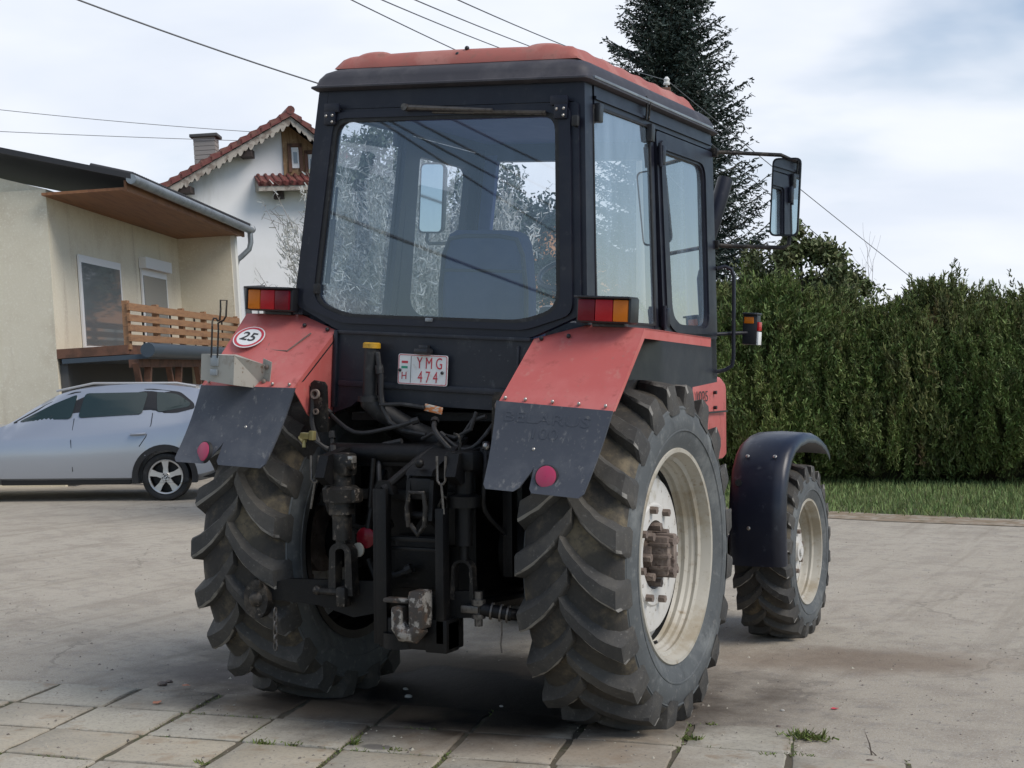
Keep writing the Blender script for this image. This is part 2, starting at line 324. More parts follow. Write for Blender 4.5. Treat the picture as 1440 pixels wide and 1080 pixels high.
def make_wheel(name, cx, side, zc, Rr, hw, rim_r, nl, y0, lugh, big):
    w = bpy.data.objects.new(name, None); COL.objects.link(w); w.parent = TR; w.location = (cx, y0, zc)
    fl = lambda p: (p[0], p[1], max(p[2], .004 - zc))
    c = MB(); rb = Rr - lugh; k = hw / .262; kr = (rb - rim_r) / (.795 - .51)
    half = [(0, .797), (.09, .792), (.17, .78), (.215, .758), (.243, .715), (.258, .66), (.262, .62), (.25, .565), (.232, .53), (.222, .505)]
    P = [(x * k, rim_r + (r - .51) * kr) for x, r in half]
    prof = [(-x, r) for x, r in P[::-1]] + P[1:]
    L = len(prof); mis = []
    for i in range(L - 1):
        mis.append(1 if i < 5 or i >= L - 6 else 0)
    c.lathe(prof, (0, 0, 0), (1, 0, 0), 96, mis=mis)
    for rr in (.60, .705):     # moulded rings on the sidewall
        rq = rim_r + (rr - .51) * kr; xq = np.interp(rr, [.505, .53, .565, .62, .66, .715], [.222, .232, .25, .262, .258, .243]) * k
        for sg in (-1, 1):
            c.lathe([(sg * (xq - .004), rq - .008), (sg * (xq + .004), rq - .003), (sg * (xq + .004), rq + .003), (sg * (xq - .006), rq + .009)], (0, 0, 0), (1, 0, 0), 96, mi=1)
    ty = c.build('tyre', [M['void'], M['side']], w, fl, 40)
    g = MB(); dth = .29 * (.84 / Rr) * (hw / .262); nS = 9
    for sd in (-1, 1):
        for q in range(nl):
            th0 = 2 * math.pi * (q + (.5 if sd > 0 else 0)) / nl + rng.normal() * .004
            vs = []; lw = .066 * Rr / .84 * (22 / nl) ** .3
            for i in range(nS + 2):
                s = min(i / (nS - 1), 1.); x = (-.022 + .262 * s) * k
                sl = th0 - dth * (s ** .85) - .030 * math.sin(s * math.pi)
                rt = Rr - .018 * s ** 2; rbase = np.interp(abs(x) / k, [0, .09, .17, .215, .243], [.797, .792, .78, .758, .715]); rbase = rim_r + (rbase - .51) * kr - .015
                ww = lw * (1.0 + .35 * s)
                if i == nS: x = .250 * k; rt = Rr - .055; rbase = rim_r + (.70 - .51) * kr
                if i == nS + 1: x = .257 * k; rt = Rr - .105; rbase = rim_r + (.68 - .51) * kr; ww *= .8
                a = ww / Rr
                for (da, r) in ((-a * .85, rbase), (-a * .54, rt - .010), (-a * .38, rt), (a * .5, rt), (a * .62, rt - .012), (a * 1.0, rbase)):
                    t = sl + da + rng.normal() * .0022; r += rng.normal() * .0016; vs.append((sd * x + rng.normal() * .0022, -r * math.cos(t), r * math.sin(t)))
            fs = []; ms = []
            n = nS + 2
            for i in range(n - 1):
                for j in range(5):
                    fs.append((i * 6 + j, i * 6 + j + 1, i * 6 + 7 + j, i * 6 + 6 + j)); ms.append(1 if j == 1 and 1 < i < n - 2 else 0)
            fs += [(0, 1, 2, 3, 4, 5), tuple((n - 1) * 6 + j for j in range(5, -1, -1))]; ms += [0, 0]
            o = len(g.v); g.v += vs
            for f, m_ in zip(fs, ms): g.f.append(tuple(i + o for i in f)); g.m.append(m_)
    g.build('tread_lugs', [M['tread'], M['scuff']], w, fl, 25)
    s = side; r = MB(); q = rim_r / .51; lip = (hw / .262) * .228
    prof = [(lip - .03, .500), (lip - .002, .516), (lip + .006, .512), (lip + .004, .494), (lip - .02, .484), (lip - .045, .476), (lip - .055, .458), (lip - .072, .464), (lip - .085, .452), (lip - .10, .450), (lip - .115, .436), (lip - .135, .440), (lip - .15, .430), (lip - .165, .430), (lip - .185, .440), (lip - .25, .446), (lip - .265, .458), (-lip, .47), (-lip - .004, .512), (-lip + .03, .50)]
    if not big: prof = [(x if x > 0 else x, rr) for x, rr in prof]
    r.lathe([(s * x, rr * q) for x, rr in prof], (0, 0, 0), (1, 0, 0), 72, mis=[0] * 12 + [1] * 7)  # inner barrel coloured black to stand in for shade inside the wheel
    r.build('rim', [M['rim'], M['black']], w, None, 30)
    d = MB(); x0 = lip - (.125 if big else .10); hubr = .165 if big else .12
    d.lathe([(s * (x0 - .06), .44 * q), (s * (x0 - .045), .40 * q), (s * (x0 - .005), .37 * q), (s * x0, .35 * q), (s * (x0 + .004), .25 * q), (s * (x0 + .012), .24 * q), (s * (x0 + .012), hubr * (1 if big else .9)), (s * (x0 - .05), hubr * (1 if big else .9))], (0, 0, 0), (1, 0, 0), 64)
    d.build('wheel_disc', M['rimdisc'], w, None, 30)
    h = MB()
    if big:
        h.cyl((s * (x0 - .12), 0, 0), (s * (x0 - .03), 0, 0), .175, 32)
        h.cyl((s * (x0 - .03), 0, 0), (s * (x0 + .02), 0, 0), .085, 24)
        h.box((s * (x0 + .05), 0, 0), (.10, .125, .19), bev=.018); h.box((s * (x0 + .06), .0, 0), (.115, .05, .21), bev=.012)
        for i in (-.055, 0, .055): h.box((s * (x0 + .055), 0, i), (.10, .140, .018), bev=.004)
        for yy, zz in ((.03, .07), (.03, -.07), (-.03, .07), (-.03, -.07)): h.cyl((s * (x0 + .09), yy, zz), (s * (x0 + .118), yy, zz), .017, 8)
        h.build('hub', M['rust'], w)
        b = MB()
        for i in range(8):
            a = 2 * math.pi * (i + .3) / 8
            b.cyl((s * (x0 + .005), .225 * math.cos(a), .225 * math.sin(a)), (s * (x0 + .045), .225 * math.cos(a), .225 * math.sin(a)), .019, 6)
        for i in range(8):
            a = 2 * math.pi * i / 8
            b.cyl((s * (x0 - .03), .135 * math.cos(a), .135 * math.sin(a)), (s * (x0 + .045), .135 * math.cos(a), .135 * math.sin(a)), .021, 6)
        b.each('wheel_nut', M['rust'], w, None, 25)
        v = MB(); v.tube([(s * (lip - .115), -.10, -.42), (s * (lip - .07), -.095, -.40)], .008); v.build('tyre_valve', M['rubber'], w)
    else:
        h.cyl((s * (x0 - .1), 0, 0), (s * (x0 + .02), 0, 0), .095, 24); h.cyl((s * (x0 + .02), 0, 0), (s * (x0 + .05), 0, 0), .062, 20); h.cyl((s * (x0 + .05), 0, 0), (s * (x0 + .062), 0, 0), .03, 12)
        h.build('hub', M['rimdisc'], w)
        b = MB()
        for i in range(8):
            a = 2 * math.pi * (i + .3) / 8
            b.cyl((s * (x0 + .005), .135 * math.cos(a), .135 * math.sin(a)), (s * (x0 + .032), .135 * math.cos(a), .135 * math.sin(a)), .015, 6)
        b.each('wheel_nut', M['rust'], w, None, 25)
    return w
for s in (1, -1):
    make_wheel('rear_wheel', s * .885, s, .80, .84, .262, .51, 20, 0., .045, True)
    make_wheel('front_wheel', s * .905, s, .53, .56, .185, .33, 20, 2.57, .034, False)

# ---------------------------------------------------------------- cab shell (cab coordinates, then tilted)
def wz(z): return .72 + (3.06 - z) * .0741
def yr(z): return -.433 - (3.06 - z) * .037
def SP(sd, y, z, off=0.): return Vector((sd * (wz(z) + off), y, z))
def RP(x, z, off=0.): return Vector((x, yr(z) - off, z))
cf = MB()
for sd in (1, -1):
    # rear corner pillar, A pillar, B pillar as tapered boxes along the leaning side plane
    for (y0, y1, z0, z1, th) in ((-.432, -.345, 1.94, 3.06, .055), (1.30, 1.385, 1.68, 3.06, .06), (.40, .455, 1.94, 2.97, .045)):
        poly = [SP(sd, y0 if y0 > 0 else yr(z0), z0), SP(sd, y1, z0), SP(sd, y1, z1), SP(sd, y0 if y0 > 0 else yr(z1), z1)]
        cf.prism(poly, (-sd * th, 0, 0))
    cf.prism([SP(sd, -.33, 2.965, .004), SP(sd, 1.37, 2.965, .004), SP(sd, 1.37, 3.062, .004), SP(sd, -.33, 3.062, .004)], (-sd * .07, 0, 0))    # header
    cf.prism([SP(sd, -.33, 2.99, .014), SP(sd, 1.36, 2.99, .014), SP(sd, 1.36, 3.005, .014), SP(sd, -.33, 3.005, .014)], (-sd * .02, 0, 0))   # drip lip
    cf.prism([SP(sd, -.40, 1.90, -.002), SP(sd, 1.37, 1.885, -.002), SP(sd, 1.37, 1.955, -.002), SP(sd, -.40, 1.955, -.002)], (-sd * .05, 0, 0))   # sill
    cf.prism([SP(sd, .30, 1.60), SP(sd, 1.38, 1.66), SP(sd, 1.38, 1.90), SP(sd, -.40, 1.90), SP(sd, -.40, 1.75)], (-sd * .03, 0, 0))    # lower side wall
    # small corner flange over the fender, joins window frame to pillar foot
cf.prism([RP(-.70, 2.965, -.001), RP(.70, 2.965, -.001), RP(.71, 3.062, -.001), RP(-.71, 3.062, -.001)], (0, .06, 0))
cf.box((0, 1.345, 2.99), (1.42, .07, .15)); cf.box((0, 1.345, 1.80), (1.55, .05, .26)); cf.box((0, 1.345, 1.40), (1.30, .05, .7))
cf.build('cab_frame', M['blue'], TR, cab, 30)
CABO = bpy.data.objects['cab_frame']
ci = MB()      # lining: floor, ceiling, lower inside walls
ci.box((0, .47, 3.03), (1.36, 1.66, .03)); ci.box((0, .45, 1.62), (1.45, 1.6, .05))
ci.each('cab_lining', M['trim'], TR, cab)
for sd in (1, -1):
    for (y0, y1) in ((.47, .62), (1.20, 1.30)): pass
# rear window frame with chamfered lower corners
go = rpoly([(-.70, 2.96), (.70, 2.96), (.775, 1.985), (.52, 1.868), (-.52, 1.868), (-.775, 1.985)], [.02, .02, .03, .04, .04, .03])
gi = rpoly([(-.598, 2.905), (.598, 2.905), (.662, 2.005), (.480, 1.942), (-.480, 1.942), (-.662, 2.005)], [.07, .07, .09, .06, .06, .09])
rf = MB(); rf.ring([RP(p.x, p.y, .012) for p in go], [RP(p.x, p.y, .012) for p in gi], (0, .05, 0))
go2 = rpoly([(-.665, 2.945), (.665, 2.945), (.735, 1.985), (.50, 1.905), (-.50, 1.905), (-.735, 1.985)], [.05, .05, .05, .05, .05, .05])
rf.ring([RP(p.x, p.y, .026) for p in go2], [RP(p.x, p.y, .026) for p in rpoly([(-.61, 2.915), (.61, 2.915), (.675, 2.0), (.486, 1.935), (-.486, 1.935), (-.675, 2.0)], [.07, .07, .09, .06, .06, .09])], (0, .014, 0))
RWF = rf.build('rear_window_frame', M['blue'], TR, cab, 30)
gs = MB(); gs.ring([RP(p.x, p.y, .020) for p in rpoly([(-.612, 2.915), (.612, 2.915), (.676, 1.998), (.486, 1.932), (-.486, 1.932), (-.676, 1.998)], .07)],
                   [RP(p.x, p.y, .020) for p in rpoly([(-.590, 2.897), (.590, 2.897), (.652, 2.012), (.476, 1.952), (-.476, 1.952), (-.652, 2.012)], .07)], (0, .012, 0))
gs.build('window_seal', M['rubber'], RWF, cab)
gp = MB(); gp.add([RP(p.x, p.y, .004) for p in rpoly([(-.606, 2.91), (.606, 2.91), (.668, 2.0), (.482, 1.938), (-.482, 1.938), (-.668, 2.0)], .07)], [tuple(range(30))]); gp.build('window_glass', M['glass'], RWF, cab)
for sd in (1, -1):
    h = MB(); h.box(RP(sd * .615, 2.965, .035), (.085, .02, .045), bev=.006); h.box(RP(sd * .625, 2.915, .035), (.065, .018, .07), bev=.008)
    h.build('window_hinge', M['blue'], RWF, cab)
    b = MB()
    for dx, dz in ((-.018, .01), (.018, .012), (.018, -.02)): b.sphere(RP(sd * .625 + dx, 2.915 + dz, .045), .0075, n=5)
    b.each('hinge_screw', M['steel'], RWF, cab)
b = MB(); b.box(RP(-.005, 1.937, .03), (.035, .02, .018), bev=.004); b.build('window_catch', M['zinc'], RWF, cab)
for sd, z in ((-1, 2.07), (1, 2.87)):
    b = MB(); b.box(RP(sd * .648 if sd < 0 else .70, z, .03), (.03, .03, .05), bev=.008); b.build('window_buffer', M['rubber'], RWF, cab)
gstr = MB(); gstr.tube([RP(-.63, 2.10, -.03), RP(-.612, 2.42, -.03)], .013); gstr.tube([RP(-.612, 2.42, -.03), RP(-.602, 2.58, -.03)], .007); gstr.build('gas_strut', M['plastic'], RWF, cab)
wp_ = MB(); wp_.tube([RP(-.19, 2.955, .045), RP(.28, 2.928, .05)], [.014, .008], 8); wp_.cyl(RP(-.19, 2.955, .02), RP(-.19, 2.955, .065), .017, 12)
wp_.tube([RP(.18, 2.925, .04), RP(.55, 2.912, .04)], .009, 6); wp_.tube([RP(-.05, 2.93, .03), RP(.55, 2.905, .03)], .006, 6)
wp_.build('window_wiper', M['dullsteel'], RWF, cab)

# side windows and doors, both sides
for sd in (1, -1):
    r = MB(); A = rpoly([(-.345, 2.965), (.405, 2.965), (.42, 1.955), (-.372, 1.955)], .015); B = rpoly([(-.335, 2.952), (.388, 2.958), (.40, 1.966), (-.360, 1.966)], [.02] * 4)
    r.ring([SP(sd, p.x, p.y, .003) for p in A], [SP(sd, p.x, p.y, .003) for p in B], (-sd * .02, 0, 0)); sw = r.build('side_window', M['rubber'], TR, cab)
    g = MB(); g.add([SP(sd, p.x, p.y, -.006) for p in B], [tuple(range(len(B)))]); g.build('window_glass', M['sideglass' if sd > 0 else 'glass'], sw, cab)
    for yy in (-.30, .385):
        k = MB(); k.box(SP(sd, yy, 2.93, .012), (.03, .05, .09), bev=.008); k.build('window_hinge', M['plastic'], sw, cab)
    d = MB(); A = rpoly([(.462, 2.955), (1.372, 2.955), (1.372, 1.90), (.60, 1.90), (.50, 1.935)], .03); B = rpoly([(.575, 2.855), (1.195, 2.855), (1.195, 1.97), (.74, 1.97), (.63, 2.03)], [.03, .09, .09, .07, .07])
    d.ring([SP(sd, p.x, p.y, .012) for p in A], [SP(sd, p.x, p.y, .012) for p in B], (-sd * .045, 0, 0))
    A2 = rpoly([(.50, 2.915), (1.30, 2.915), (1.30, 1.925), (.66, 1.925), (.54, 1.98)], .06)
    d.ring([SP(sd, p.x, p.y, .022) for p in A2], [SP(sd, p.x, p.y, .022) for p in rpoly([(.56, 2.868), (1.21, 2.868), (1.21, 1.958), (.73, 1.958), (.615, 2.02)], [.03, .09, .09, .07, .07])], (-sd * .012, 0, 0))
    dr = d.build('cab_door', M['blue'], TR, cab, 30)
    g = MB(); g.add([SP(sd, p.x, p.y, -.004) for p in B], [tuple(range(len(B)))]); g.build('door_glass', M['sideglass' if sd > 0 else 'glass'], dr, cab)
    for zz in (2.83, 2.0):
        k = MB(); k.box(SP(sd, .485, zz, .03), (.035, .05, .10), bev=.01); k.cyl(SP(sd, .465, zz - .06, .032), SP(sd, .465, zz + .06, .032), .011, 10); k.build('door_hinge', M['blue'], dr, cab)
k = MB(); ez = lambda y, z: SP(1, y, z, .02)
k.tube([ez(.30, 2.985), ez(.30, 3.07) + Vector((.01, 0, 0)), ez(.31, 3.10), ez(.335, 3.07) + Vector((.01, 0, 0)), ez(.335, 2.985)], .006, 6); k.build('roof_hook', M['iron'], CABO, cab)

# ---------------------------------------------------------------- roof
def roof_loop(hw, y0, y1, z, r, n=6): return [Vector((p.x, p.y, z)) for p in rpoly([(-hw, y0), (hw, y0), (hw, y1), (-hw, y1)], r, n)]
def loft(mb, loops, cap0=True, cap1=True, mi=0):
    n = len(loops[0]); vs = [p for L in loops for p in L]; fs = []
    for i in range(len(loops) - 1):
        for k in range(n): fs.append((i * n + k, i * n + (k + 1) % n, (i + 1) * n + (k + 1) % n, (i + 1) * n + k))
    if cap0: fs.append(tuple(range(n - 1, -1, -1)))
    if cap1: fs.append(tuple((len(loops) - 1) * n + k for k in range(n)))
    return mb.add(vs, fs, mi)
rr = MB(); loft(rr, [roof_loop(.735, -.455, 1.42, 3.055, .03), roof_loop(.752, -.478, 1.44, 3.066, .03), roof_loop(.752, -.478, 1.44, 3.074, .03), roof_loop(.738, -.464, 1.425, 3.082, .05), roof_loop(.733, -.458, 1.415, 3.115, .07), roof_loop(.715, -.44, 1.40, 3.145, .08), roof_loop(.685, -.41, 1.38, 3.165, .1), roof_loop(.65, -.37, 1.34, 3.175, .1)])
ROOF = rr.build('roof', M['blackroof'], TR, cab, 50)
rs = MB()
for sd in (1, -1): rs.box((sd * .715, .48, 3.085), (.07, 1.72, .014), bev=.004)
rs.each('gutter_strip', M['zinc'], ROOF, cab)
# red skin: height field with raised ribs
rk = MB(); nx, ny = 56, 60; x0, x1, y0, y1 = -.655, .655, -.385, 1.26
def rz(x, y):
    ex = min(x - x0, x1 - x); ey = min(y - y0, y1 - y); e = min(ex, ey)
    z = 3.183 + .055 * min(1, e / .05) ** .6
    z += .016 * max(0, 1 - (abs(abs(x) - .47) / .085) ** 2) ** .5 * min(1, max(0, ey + .03) / .05) if abs(abs(x) - .47) < .085 else 0
    if abs(x) > .55: z += .007 * (.5 + .5 * math.sin(y * 2 * math.pi / .235)) * min(1, ex / .04)
    z += .014 * (1 - (x / .65) ** 2)
    return z
vs = []; fs = []
for j in range(ny + 1):
    for i in range(nx + 1):
        x = x0 + (x1 - x0) * i / nx; y = y0 + (y1 - y0) * j / ny; vs.append((x, y, rz(x, y)))
for j in range(ny):
    for i in range(nx): a = j * (nx + 1) + i; fs.append((a, a + 1, a + nx + 2, a + nx + 1))
rk.add(vs, fs)
bor = [i for i in range(nx + 1)] + [j * (nx + 1) + nx for j in range(1, ny + 1)] + [ny * (nx + 1) + i for i in range(nx - 1, -1, -1)] + [j * (nx + 1) for j in range(ny - 1, 0, -1)]
lo = [(vs[i][0] * 1.012, vs[i][1] - (.006 if vs[i][1] < 0 else -.006), 3.172) for i in bor]; n = len(bor); o = len(rk.v); rk.v += lo
for i in range(n): rk.f.append((bor[i], bor[(i + 1) % n], o + (i + 1) % n, o + i)); rk.m.append(0)
rk.build('roof_skin', M['redroof'], ROOF, cab, 40)
b = MB(); b.sphere((.015, -.36, 3.223), .011, n=6); b.sphere((.055, -.34, 3.253), .012, n=6); b.each('roof_bolt', M['plastic'], ROOF, cab)

# ---------------------------------------------------------------- interior
sb = MB(); loft(sb, [[Vector((x * sx, .12 + y - z * .0 + (z - 1.9) * -.08, z)) for x, y in [(p.x, p.y) for p in rpoly([(-.25, -.07), (.25, -.07), (.25, .07), (-.25, .07)], .05, 4)]] for z, sx in ((1.80, 1.0), (1.95, 1.02), (2.12, 1.0), (2.27, .95), (2.345, .90), (2.385, .82), (2.405, .66))])
SEAT = MB().box((0, .35, 1.83), (.5, .5, .14), bev=.05).build('seat', M['seat'], TR, cab, 60); BK = sb.build('backrest', M['seat'], SEAT, cab, 60)
pp_ = MB(); pp_.tube([(x, .12 + (z - 1.9) * -.08 - .068, z) for x, z in ((-.245, 1.85), (-.245, 2.10), (-.225, 2.28), (-.19, 2.36), (-.1, 2.375), (.1, 2.375), (.19, 2.36), (.225, 2.28), (.245, 2.10), (.245, 1.85))], .012, 8); pp_.tube([(-.235, .12 - .02 - .074, 2.20), (.235, .12 - .02 - .074, 2.20)], .008, 6); pp_.build('seat_piping', M['rubber'], BK, cab, 60)
lv = MB(); lv.tube([(-.30, .62, 1.85), (-.33, .55, 2.12)], .010); lv.sphere((-.33, .55, 2.14), .028); lv.build('gear_lever', M['plastic'], TR, cab)
sw = MB(); th = [2 * math.pi * i / 28 for i in range(29)]; sw.tube([(.12 + .20 * math.cos(t), .92 + .19 * math.sin(t), 2.24 + .10 * math.sin(t)) for t in th], .015, 8)
sw.tube([(.12, .95, 2.22), (.12, 1.2, 1.8)], .03); [sw.tube([(.12, .92, 2.24), (.12 + .2 * math.cos(a), .92 + .19 * math.sin(a), 2.24 + .1 * math.sin(a))], .01, 6) for a in (.5, 2.6, 4.7)]
sw.build('steering_wheel', M['plastic'], TR, cab)
ds = MB(); ds.box((.12, 1.17, 1.93), (.6, .2, .26), bev=.05); ds.build('dashboard', M['plastic'], TR, cab)
cn = MB(); cn.box((.52, .3, 1.86), (.22, .8, .2), bev=.04); cn.tube([(.45, .45, 1.95), (.44, .48, 2.14)], .009); cn.sphere((.44, .48, 2.15), .024); cn.tube([(.52, .35, 1.95), (.51, .36, 2.1)], .008); cn.sphere((.51, .36, 2.11), .02); cn.build('side_console', M['plastic'], TR, cab)
fp = MB()
for x in (-1, 1): fp.prism([(x * (wz(1.95) - .01), 1.31, 1.95), (x * (wz(2.95) - .01), 1.31, 2.95), (x * (wz(2.95) - .14), 1.31, 2.95), (x * (wz(1.95) - .14), 1.31, 1.95)], (0, .04, 0))
fp.each('windscreen_post', M['trim'], TR, cab)

# ---------------------------------------------------------------- fenders, flaps, lamps
FT = {'ti': (.54, -.479, 1.868), 'bi': (.546, -.83, 1.588), 'bo': (1.087, -.821, 1.574), 'to': (1.083, -.475, 1.935)}
def bil(Q, a, t):
    ti, to, bi, bo = [Vector(q) for q in Q]; return (ti * (1 - a) + to * a) * (1 - t) + (bi * (1 - a) + bo * a) * t
for sd in (1, -1):
    mir = lambda p: Vector((sd * p[0], p[1], p[2])); ti, bi, bo, to = [mir(FT[k]) for k in ('ti', 'bi', 'bo', 'to')]
    f = MB(); e = Vector((0, .004, -.004))
    f.prism([ti, to, bo, bi], Vector((0, .006, -.006)))
    fo = mir((1.078, .475, 1.905)); fi = mir((.80, .50, 1.935)); ci_ = mir((.80, -.42, 1.945))
    f.prism([to, fo, fi, ci_], (0, 0, -.006)); f.prism([to, ci_, ti], (0, 0, -.006))                     # top deck
    f.prism([to + Vector((0, 0, .001)), fo + Vector((0, 0, .001)), fo + Vector((0, 0, -.045)), to + Vector((0, .0, -.045))], (-sd * .005, 0, 0))   # outer lip
    f.prism([bo, to, to + Vector((0, .022, -.025)), bo + Vector((0, .024, -.002))], (-sd * .004, 0, 0))    # side return
    f.prism([fo, fi, fi + Vector((0, 0, -.05)), fo + Vector((0, 0, -.045))], (0, -.005, 0))
    f.prism([ti, bi, mir((.546, -.70, 1.46)), mir((.542, -.58, 1.40)), mir((.54, -.46, 1.46)), mir((.54, -.30, 1.868))], (sd * .005, 0, 0))     # inner cheek
    F = f.build('fender', M['red'], TR, cab, 30)
    b = MB()
    for a in (.05, .23, .47, .70, .93): p = bil((ti, to, bi, bo), a, .965); b.sphere(p + Vector((0, -.006, .006)), .0085, n=5)
    b.each('fender_rivet', M['steel'], F, cab)
    b = MB()
    for a, t in ((.08, .03), (.33, .03)): b.sphere(bil((ti, to, bi, bo), a, t) + Vector((0, -.004, .006)), .011, n=5)
    b.each('fender_bolt', M['plastic'], F, cab)
    # liner under the fender, seen as black
    l = MB(); l.prism([bi + Vector((0, .02, -.01)), bo + Vector((-sd * .01, .02, -.01)), to + Vector((-sd * .012, .02, -.05)), ti + Vector((0, .02, -.02))], (0, .006, -.006)); l.build('fender_liner', M['rubber'], F, cab)
    # mud flap: outline given from the viewer's left edge
    fa, fb = mir((.573, -1.006, 1.214)), mir((1.059, -1.050, 1.214)); a0, b0 = bi + Vector((0, -.006, 0)), bo + Vector((0, -.006, 0))
    a0 = a0 + (bi - bo).normalized() * .012
    if sd < 0: a0, b0, fa, fb = b0, a0, fb, fa
    FL = (a0, b0, fa, fb)
    bulge = lambda s, t: Vector((0, .018 * math.sin(t * math.pi) - .02 * t * abs(s - .45), 0))
    out2 = [(0, 0), (.5, 0), (1, 0), (1, .5), (1, .97), (.97, 1), (.72, 1.0), (.47, 1.0), (.44, .97), (.445, .74), (.41, .84), (.355, .985), (.34, 1.0), (.17, 1.0), (.03, 1.0), (0, .97), (0, .5)]
    pf = MB(); nr, nc = 22, 9; TT = [i / (nr - 1) for i in range(nr)]
    na = lambda t: .445 if t < .74 else .445 - .105 * (t - .74) / .26; nb = lambda t: .445 if t < .74 else .445 + .018 * (t - .74) / .26
    def corner(t): return .03 * max(0, (t - .965) / .035) ** 2
    for lo_, hi_ in ((lambda t: corner(t), lambda t: na(t) - corner(t)), (lambda t: nb(t) + corner(t), lambda t: 1 - corner(t))):
        o = len(pf.v)
        for lay in (0, 1):
            for t in TT:
                for q in range(nc): s = lo_(t) + (hi_(t) - lo_(t)) * q / (nc - 1); pf.v.append(tuple(bil(FL, s, t) + bulge(s, t) + Vector((0, .012 * lay, 0))))
        S_ = nr * nc
        for i in range(nr - 1):
            for q in range(nc - 1):
                a = o + i * nc + q; pf.f += [(a, a + 1, a + nc + 1, a + nc), (a + S_, a + S_ + nc, a + S_ + nc + 1, a + S_ + 1)]; pf.m += [0, 0]
            for q in (0, nc - 1): a = o + i * nc + q; pf.f.append((a, a + nc, a + nc + S_, a + S_)); pf.m.append(0)
        for i in (0, nr - 1):
            for q in range(nc - 1): a = o + i * nc + q; pf.f.append((a, a + S_, a + S_ + 1, a + 1)); pf.m.append(0)
    FLO = pf.build('mud_flap', M['flap'], TR, cab, 30)
    b = MB(); p = bil(FL, .40 if sd > 0 else .62, .52); b.sphere(p + Vector((0, .004, 0)) + bulge(.4, .5), .009, n=5); b.build('flap_bolt', M['steel'], FLO, cab)
    s_, t_ = (.60, .81) if sd > 0 else (.30, .86); p = bil(FL, s_, t_) + bulge(s_, t_); nn = Vector((0, -1, .25)).normalized() if sd > 0 else Vector((-.35, -1, .25)).normalized()
    q = MB(); q.lathe([(-.004, .053), (.012, .053), (.014, .049)], p, nn, 32); q.build('reflector_rim', M['rubber'], FLO, cab); q = MB(); q.lathe([(.0, .048), (.016, .047), (.019, .04), (.02, .001)], p, nn, 32); q.build('reflector', M['reflector'], FLO, cab)
    if sd > 0:
        ex = bil(FL, 1, .2) - bil(FL, 0, .2); ey = bil(FL, .5, 0) - bil(FL, .5, 1)
        for body, t, size, sx in (('BELARUS', .17, .070, 1.5), ('100', .34, .078, 1.25)):
            wl = ex.length; ht = (bil(FL, .5, 0) - bil(FL, .5, 1)).length
            onflap = lambda p, t0=t: cab(bil(FL, .46 + p.x / wl, t0 - p.y / ht) + bulge(.46 + p.x / wl, t0 - p.y / ht) + Vector((0, -.0016 if p.z > 0 else .003, 0)))
            text('embossed_lettering', body, size, M['flap'], FLO, Matrix(), .003, 0, sx, onflap)
    # rear lamp
    lx0, lx1, lz0, lz1 = .775, 1.035, 1.955, 2.062
    L = MB(); L.box(mir(((lx0 + lx1) / 2, -.488, 2.010)), (.272, .085, .118), bev=.012); L.box(mir((.905, -.515, 2.067)), (.272, .11, .010), bev=.004); L.box(mir((1.036, -.50, 2.01)), (.012, .10, .11), bev=.004)
    L.box(mir((.77, -.455, 2.015)), (.09, .05, .09), bev=.01); L.box(mir((.90, -.44, 1.945)), (.16, .05, .02), bev=.004)
    LO = L.build('rear_lamp', M['plastic'], TR, cab)
    seg = [('amber', .955, 1.028), ('redlens', .868, .953), ('darkred', .783, .866)]
    for nm, a, b_ in seg:
        q = MB(); q.box(mir(((a + b_) / 2, -.537, 2.008)), (b_ - a, .022, .098), bev=.006); q.build('lamp_lens', M[nm], LO, cab)
# right fender bottom text-free; left fender carries the speed roundel and a box
def lf(a, t, off=0.):      # a: 0 inner .. 1 outer
    ti, bi, bo, to = [Vector((-FT[k][0], FT[k][1], FT[k][2])) for k in ('ti', 'bi', 'bo', 'to')]; nn = (to - ti).cross(bi - ti).normalized(); nn = nn if nn.y < 0 else -nn
    return bil((ti, to, bi, bo), a, t) + nn * off
LFN = (lf(.5, .5, 1) - lf(.5, .5)).normalized()
cS = lf(.80, .335, .012)
q = MB(); q.lathe([(0, .083), (.002, .083), (.002, .001)], cS, LFN, 40); SPD = q.build('speed_sticker', M['whitepl'], TR, cab)
q = MB(); q.lathe([(.0022, .077), (.0028, .077), (.0028, .064), (.0022, .064)], cS, LFN, 40, closed=True); q.build('sticker_ring', M['platered'], SPD, cab)
TX = lf(0, .33) - lf(1, .33); TX = TX - LFN * TX.dot(LFN)
text('sticker_number', '25', .088, M['ink'], SPD, basis(cS + LFN * .0035, TX, LFN.cross(TX)), .0006, .0012, 1., cab)
# grey box
bx = MB(); A = lf(.775, .80); ex = (lf(0, .8) - lf(1, .8)).normalized(); yv = Vector((0, -1, 0)); zv = Vector((0, 0, 1))
def bp_(i, j, k): return A + ex * i + yv * j + zv * k
f4 = [(-.03, .20, .085), (.165, .20, .085), (.165, .20, -.055), (-.03, .20, -.04)]; b4 = [(.03, .0, .085), (.24, .05, .045), (.21, .0, -.075), (.03, .0, -.04)]
vs = [bp_(*p) for p in f4 + b4]; bx.add(vs, [(0, 1, 2, 3), (4, 7, 6, 5), (0, 4, 5, 1), (1, 5, 6, 2), (2, 6, 7, 3), (3, 7, 4, 0)])
bx.prism([bp_(.215, .03, .075), bp_(.275, .045, .06), bp_(.255, .03, -.06), bp_(.20, .02, -.075)], yv * .005)
BX = bx.build('grey_box', M['greybox'], TR, cab, 20)
k = MB(); [k.sphere(bp_(i, .045, j), .012, n=5) for i, j in ((.245, .035), (.23, -.035))]; k.each('box_bolt', M['rust'], BX, cab)
